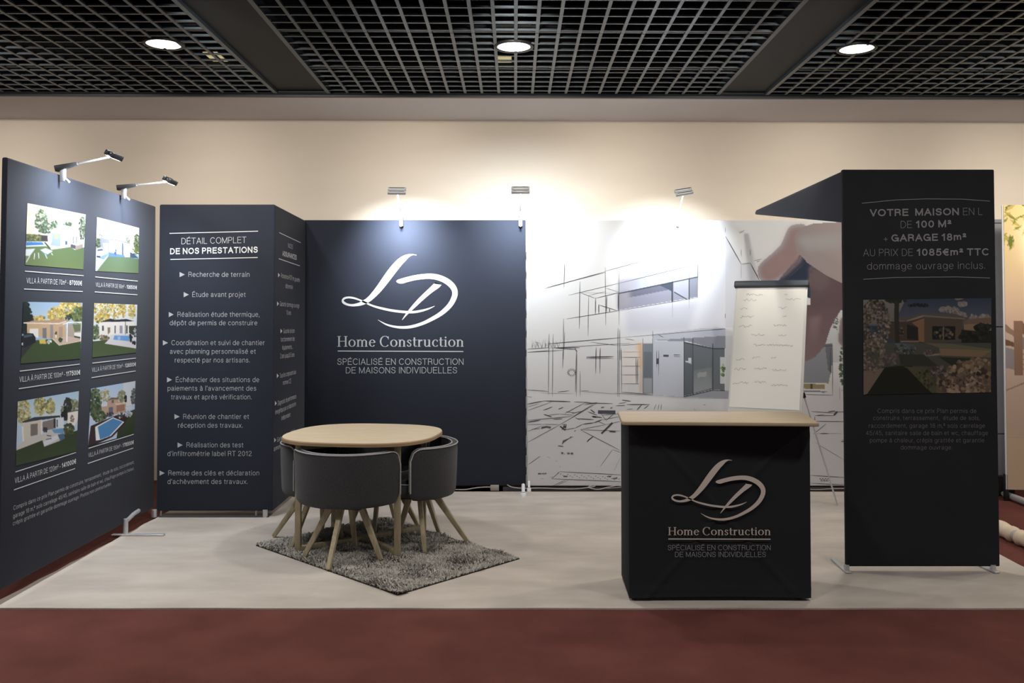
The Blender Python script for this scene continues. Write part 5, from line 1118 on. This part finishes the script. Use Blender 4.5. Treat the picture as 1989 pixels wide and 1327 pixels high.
c1.z = c2.z = aTL[1] - .0
h1 = at_y(221, 303, c1.y); h2 = at_y(330, 352, c2.y)
arm_lamp(c1 + Vector((.01, 0, .02)), h1, (XL, c1.y, 1.8), 'grey arm spotlight on the photo wall, nearer one with dark wedge head', (0, 1, 0), LAMP_W * .42, True, .12, 150)
arm_lamp(c2 + Vector((.01, 0, .02)), h2, (XL, c2.y, 1.8), 'grey arm spotlight on the photo wall, farther one towards the services column', (0, 1, 0), LAMP_W * .42, True, .12, 150)
for (cx, cy, hx_, hy_, yy, roll, pw, lab) in ((780, 427, 771, 371.5, 6.97, (1, 0, -.02), .5, 'silver arm spotlight clipped above the LD logo on the navy logo wall'), (1011, 425, 1011, 370, 6.97, (1, 0, 0), .62, 'silver arm spotlight at the joint of the logo wall and mural wall'), (1316, 425, 1328, 373.5, 6.97, (1, .2, .14), .37, 'silver arm spotlight with slanted head above the middle of the mural wall')):
    cl = at_y(cx, cy, YB - .0); hd_ = at_y(hx_, hy_, yy)
    arm_lamp((cl.x, YB - .01, lt + .015), hd_, (hd_.x, YB, 2.12), lab, roll, LAMP_W * pw, spread=150 if cx == 1011 else 92)

# ================================================================== NEIGHBOURING STAND at the right edge
PN = Plane((0, 7.28, 0), (1, 0, 0))
sp_ = thing('shell_scheme_panel', 'grey shell scheme wall panel seen between the tower and the banner', 'panel')
n0, n1 = 3.35, PN.ab(1951.5, 600)[0]
for y0, y1 in ((426, 432.5), (434.5, 634), (636, 842), (844, 925)):
    b1 = PN.ab(1945, y0)[1]; b0 = PN.ab(1945, y1)[1]
    slab(PN, n0, n1, b0, b1, .02).build('panel_board', M['shell_panel'], sp_)
slab(Plane((0, 7.286, 0), (1, 0, 0)), n0, n1, PN.ab(1945, 925)[1], PN.ab(1945, 426)[1] - .002, .03).build('panel_core', M['trim'], sp_)
MB().box(n1 - .4, n1 + .02, 7.2, 7.27, .0, PN.ab(1945, 922)[1]).build('plinth', M['black'], label='low black plinth at the foot of the grey shell panel', cat='plinth', bevel=.006)
bnr = thing('rollup_banner', 'roll-up banner printed with bamboo leaves and a wooden terrace railing', 'banner')
yn = 7.02; bl = at_y(1953.5, 700, yn)
PBn = Plane((bl.x, yn, 0), (1, -.12, 0))
btp = PBn.ab(1965, 398.5)[1]; bbt = PBn.ab(1960, 951)[1]
slab(PBn, 0, .85, bbt, btp, .004).build('banner_sheet', M['white_plastic'], bnr)
slab(PBn, -.012, 0, bbt + .0, btp, .012).build('edge_profile', M['white_plastic'], bnr)
slab(PBn, -.022, .012, bbt - .09, bbt + .12, .03).build('end_cap', M['black'], bnr, bevel=.004)
p = Pic(130, 330, [(1953, 398), (2090, 398), (2090, 952), (1953, 952)], (226, 196, 168), ss=1)
p.gpoly([(1953, 398), (2090, 398), (2090, 640), (1953, 640)], (250, 222, 140), (226, 186, 160)); p.soft([(1970, 440), (2030, 430), (2040, 520), (1980, 520)], (255, 244, 190), 12)
p.gpoly([(1953, 640), (2090, 640), (2090, 952), (1953, 952)], (214, 180, 160), (190, 162, 138))
rl = random.Random(5)
for _ in range(120):
    x = rl.uniform(1945, 2090); y = rl.uniform(392, 470) + (30 * rl.random() if x > 1975 else 0); a = rl.uniform(.6, 2.6); L_ = rl.uniform(10, 26)
    dx, dy = math.cos(a) * L_, math.sin(a) * L_; nx_, ny_ = -dy * .12, dx * .12
    p.poly([(x, y), (x + dx / 2 + nx_, y + dy / 2 + ny_), (x + dx, y + dy), (x + dx / 2 - nx_, y + dy / 2 - ny_)], rl.choice([(196, 176, 70), (150, 150, 50), (214, 190, 90), (120, 130, 50)]))
p.poly([(1953, 660), (1966, 668), (1966, 676), (1953, 672)], (120, 88, 66)).poly([(1964, 624), (1974, 624), (1974, 730), (1964, 730)], (150, 112, 88)).poly([(1974, 626), (1982, 640), (2040, 690), (2040, 700), (1974, 650)], (140, 104, 80)).poly([(1953, 630), (1964, 645), (1964, 655), (1953, 645)], (160, 124, 100)).poly([(1953, 676), (1964, 680), (1964, 720), (1953, 716)], (150, 140, 144)).poly([(1974, 656), (2060, 720), (2060, 724), (1974, 680)], (150, 130, 130))
for y in (690, 700, 710, 718): p.line((1974, y), (2080, y - 4), 1.6, (130, 110, 104))
p.line((1953, 760), (1990, 735), 2, (150, 120, 100)).line((1953, 850), (2090, 856), 1.5, (190, 156, 130))
p.soft([(1953, 850), (2090, 855), (2090, 952), (1953, 952)], (206, 176, 142), 6)
p.grade(.8); p.mesh('banner_print', [PBn.w(a, b, .003) for a, b in ((.0, btp), (.85, btp), (.85, bbt), (.0, bbt))], M['photo'], bnr)
e0 = on_floor(1946, 958, .03); e1 = on_floor(2010, 982, .03)
d_ = (e1 - e0); 
MB().tube([e0, e0 + d_ * .03, e0 + d_ * .1, e0 + d_ * 1.0, e0 + d_ * 2.2], [.006, .016, .026, .028, .028], 16).build('base_cassette', M['silver'], bnr)
# rolled carpet
ra = on_floor(1944, 1041, .0); 
P = [(3.255, 6.35, .05), (3.262, 6.1, .052), (3.27, 5.88, .05), (3.262, 5.72, .048), (3.27, 5.62, .05), (3.285, 5.35, .05), (3.27, 5.0, .05)]
Pc = catmull(P, 6)
rs = [.05 + .004 * math.sin(i * 1.3) - (.014 if 17 <= i <= 19 else 0) for i in range(len(Pc))]
ro = thing('carpet_roll', 'cream rolled-up carpet offcut tied round, lying on the red floor', 'carpet roll')
MB().tube(Pc, rs, 20).build('roll_body', M['roll'], ro)
a, b = Vector(Pc[17]), Vector(Pc[19]); MB().tube([a, b], .0385, 16).build('binding', M['cable'], ro)
# the neighbouring stand's own lamp, right of the frame
light('neighbour_lamp', 'AREA', (4.75, 6.3, 2.75), (-.12, .25, -1), 15, (1, .86, .68), shape='DISK', size=.12)
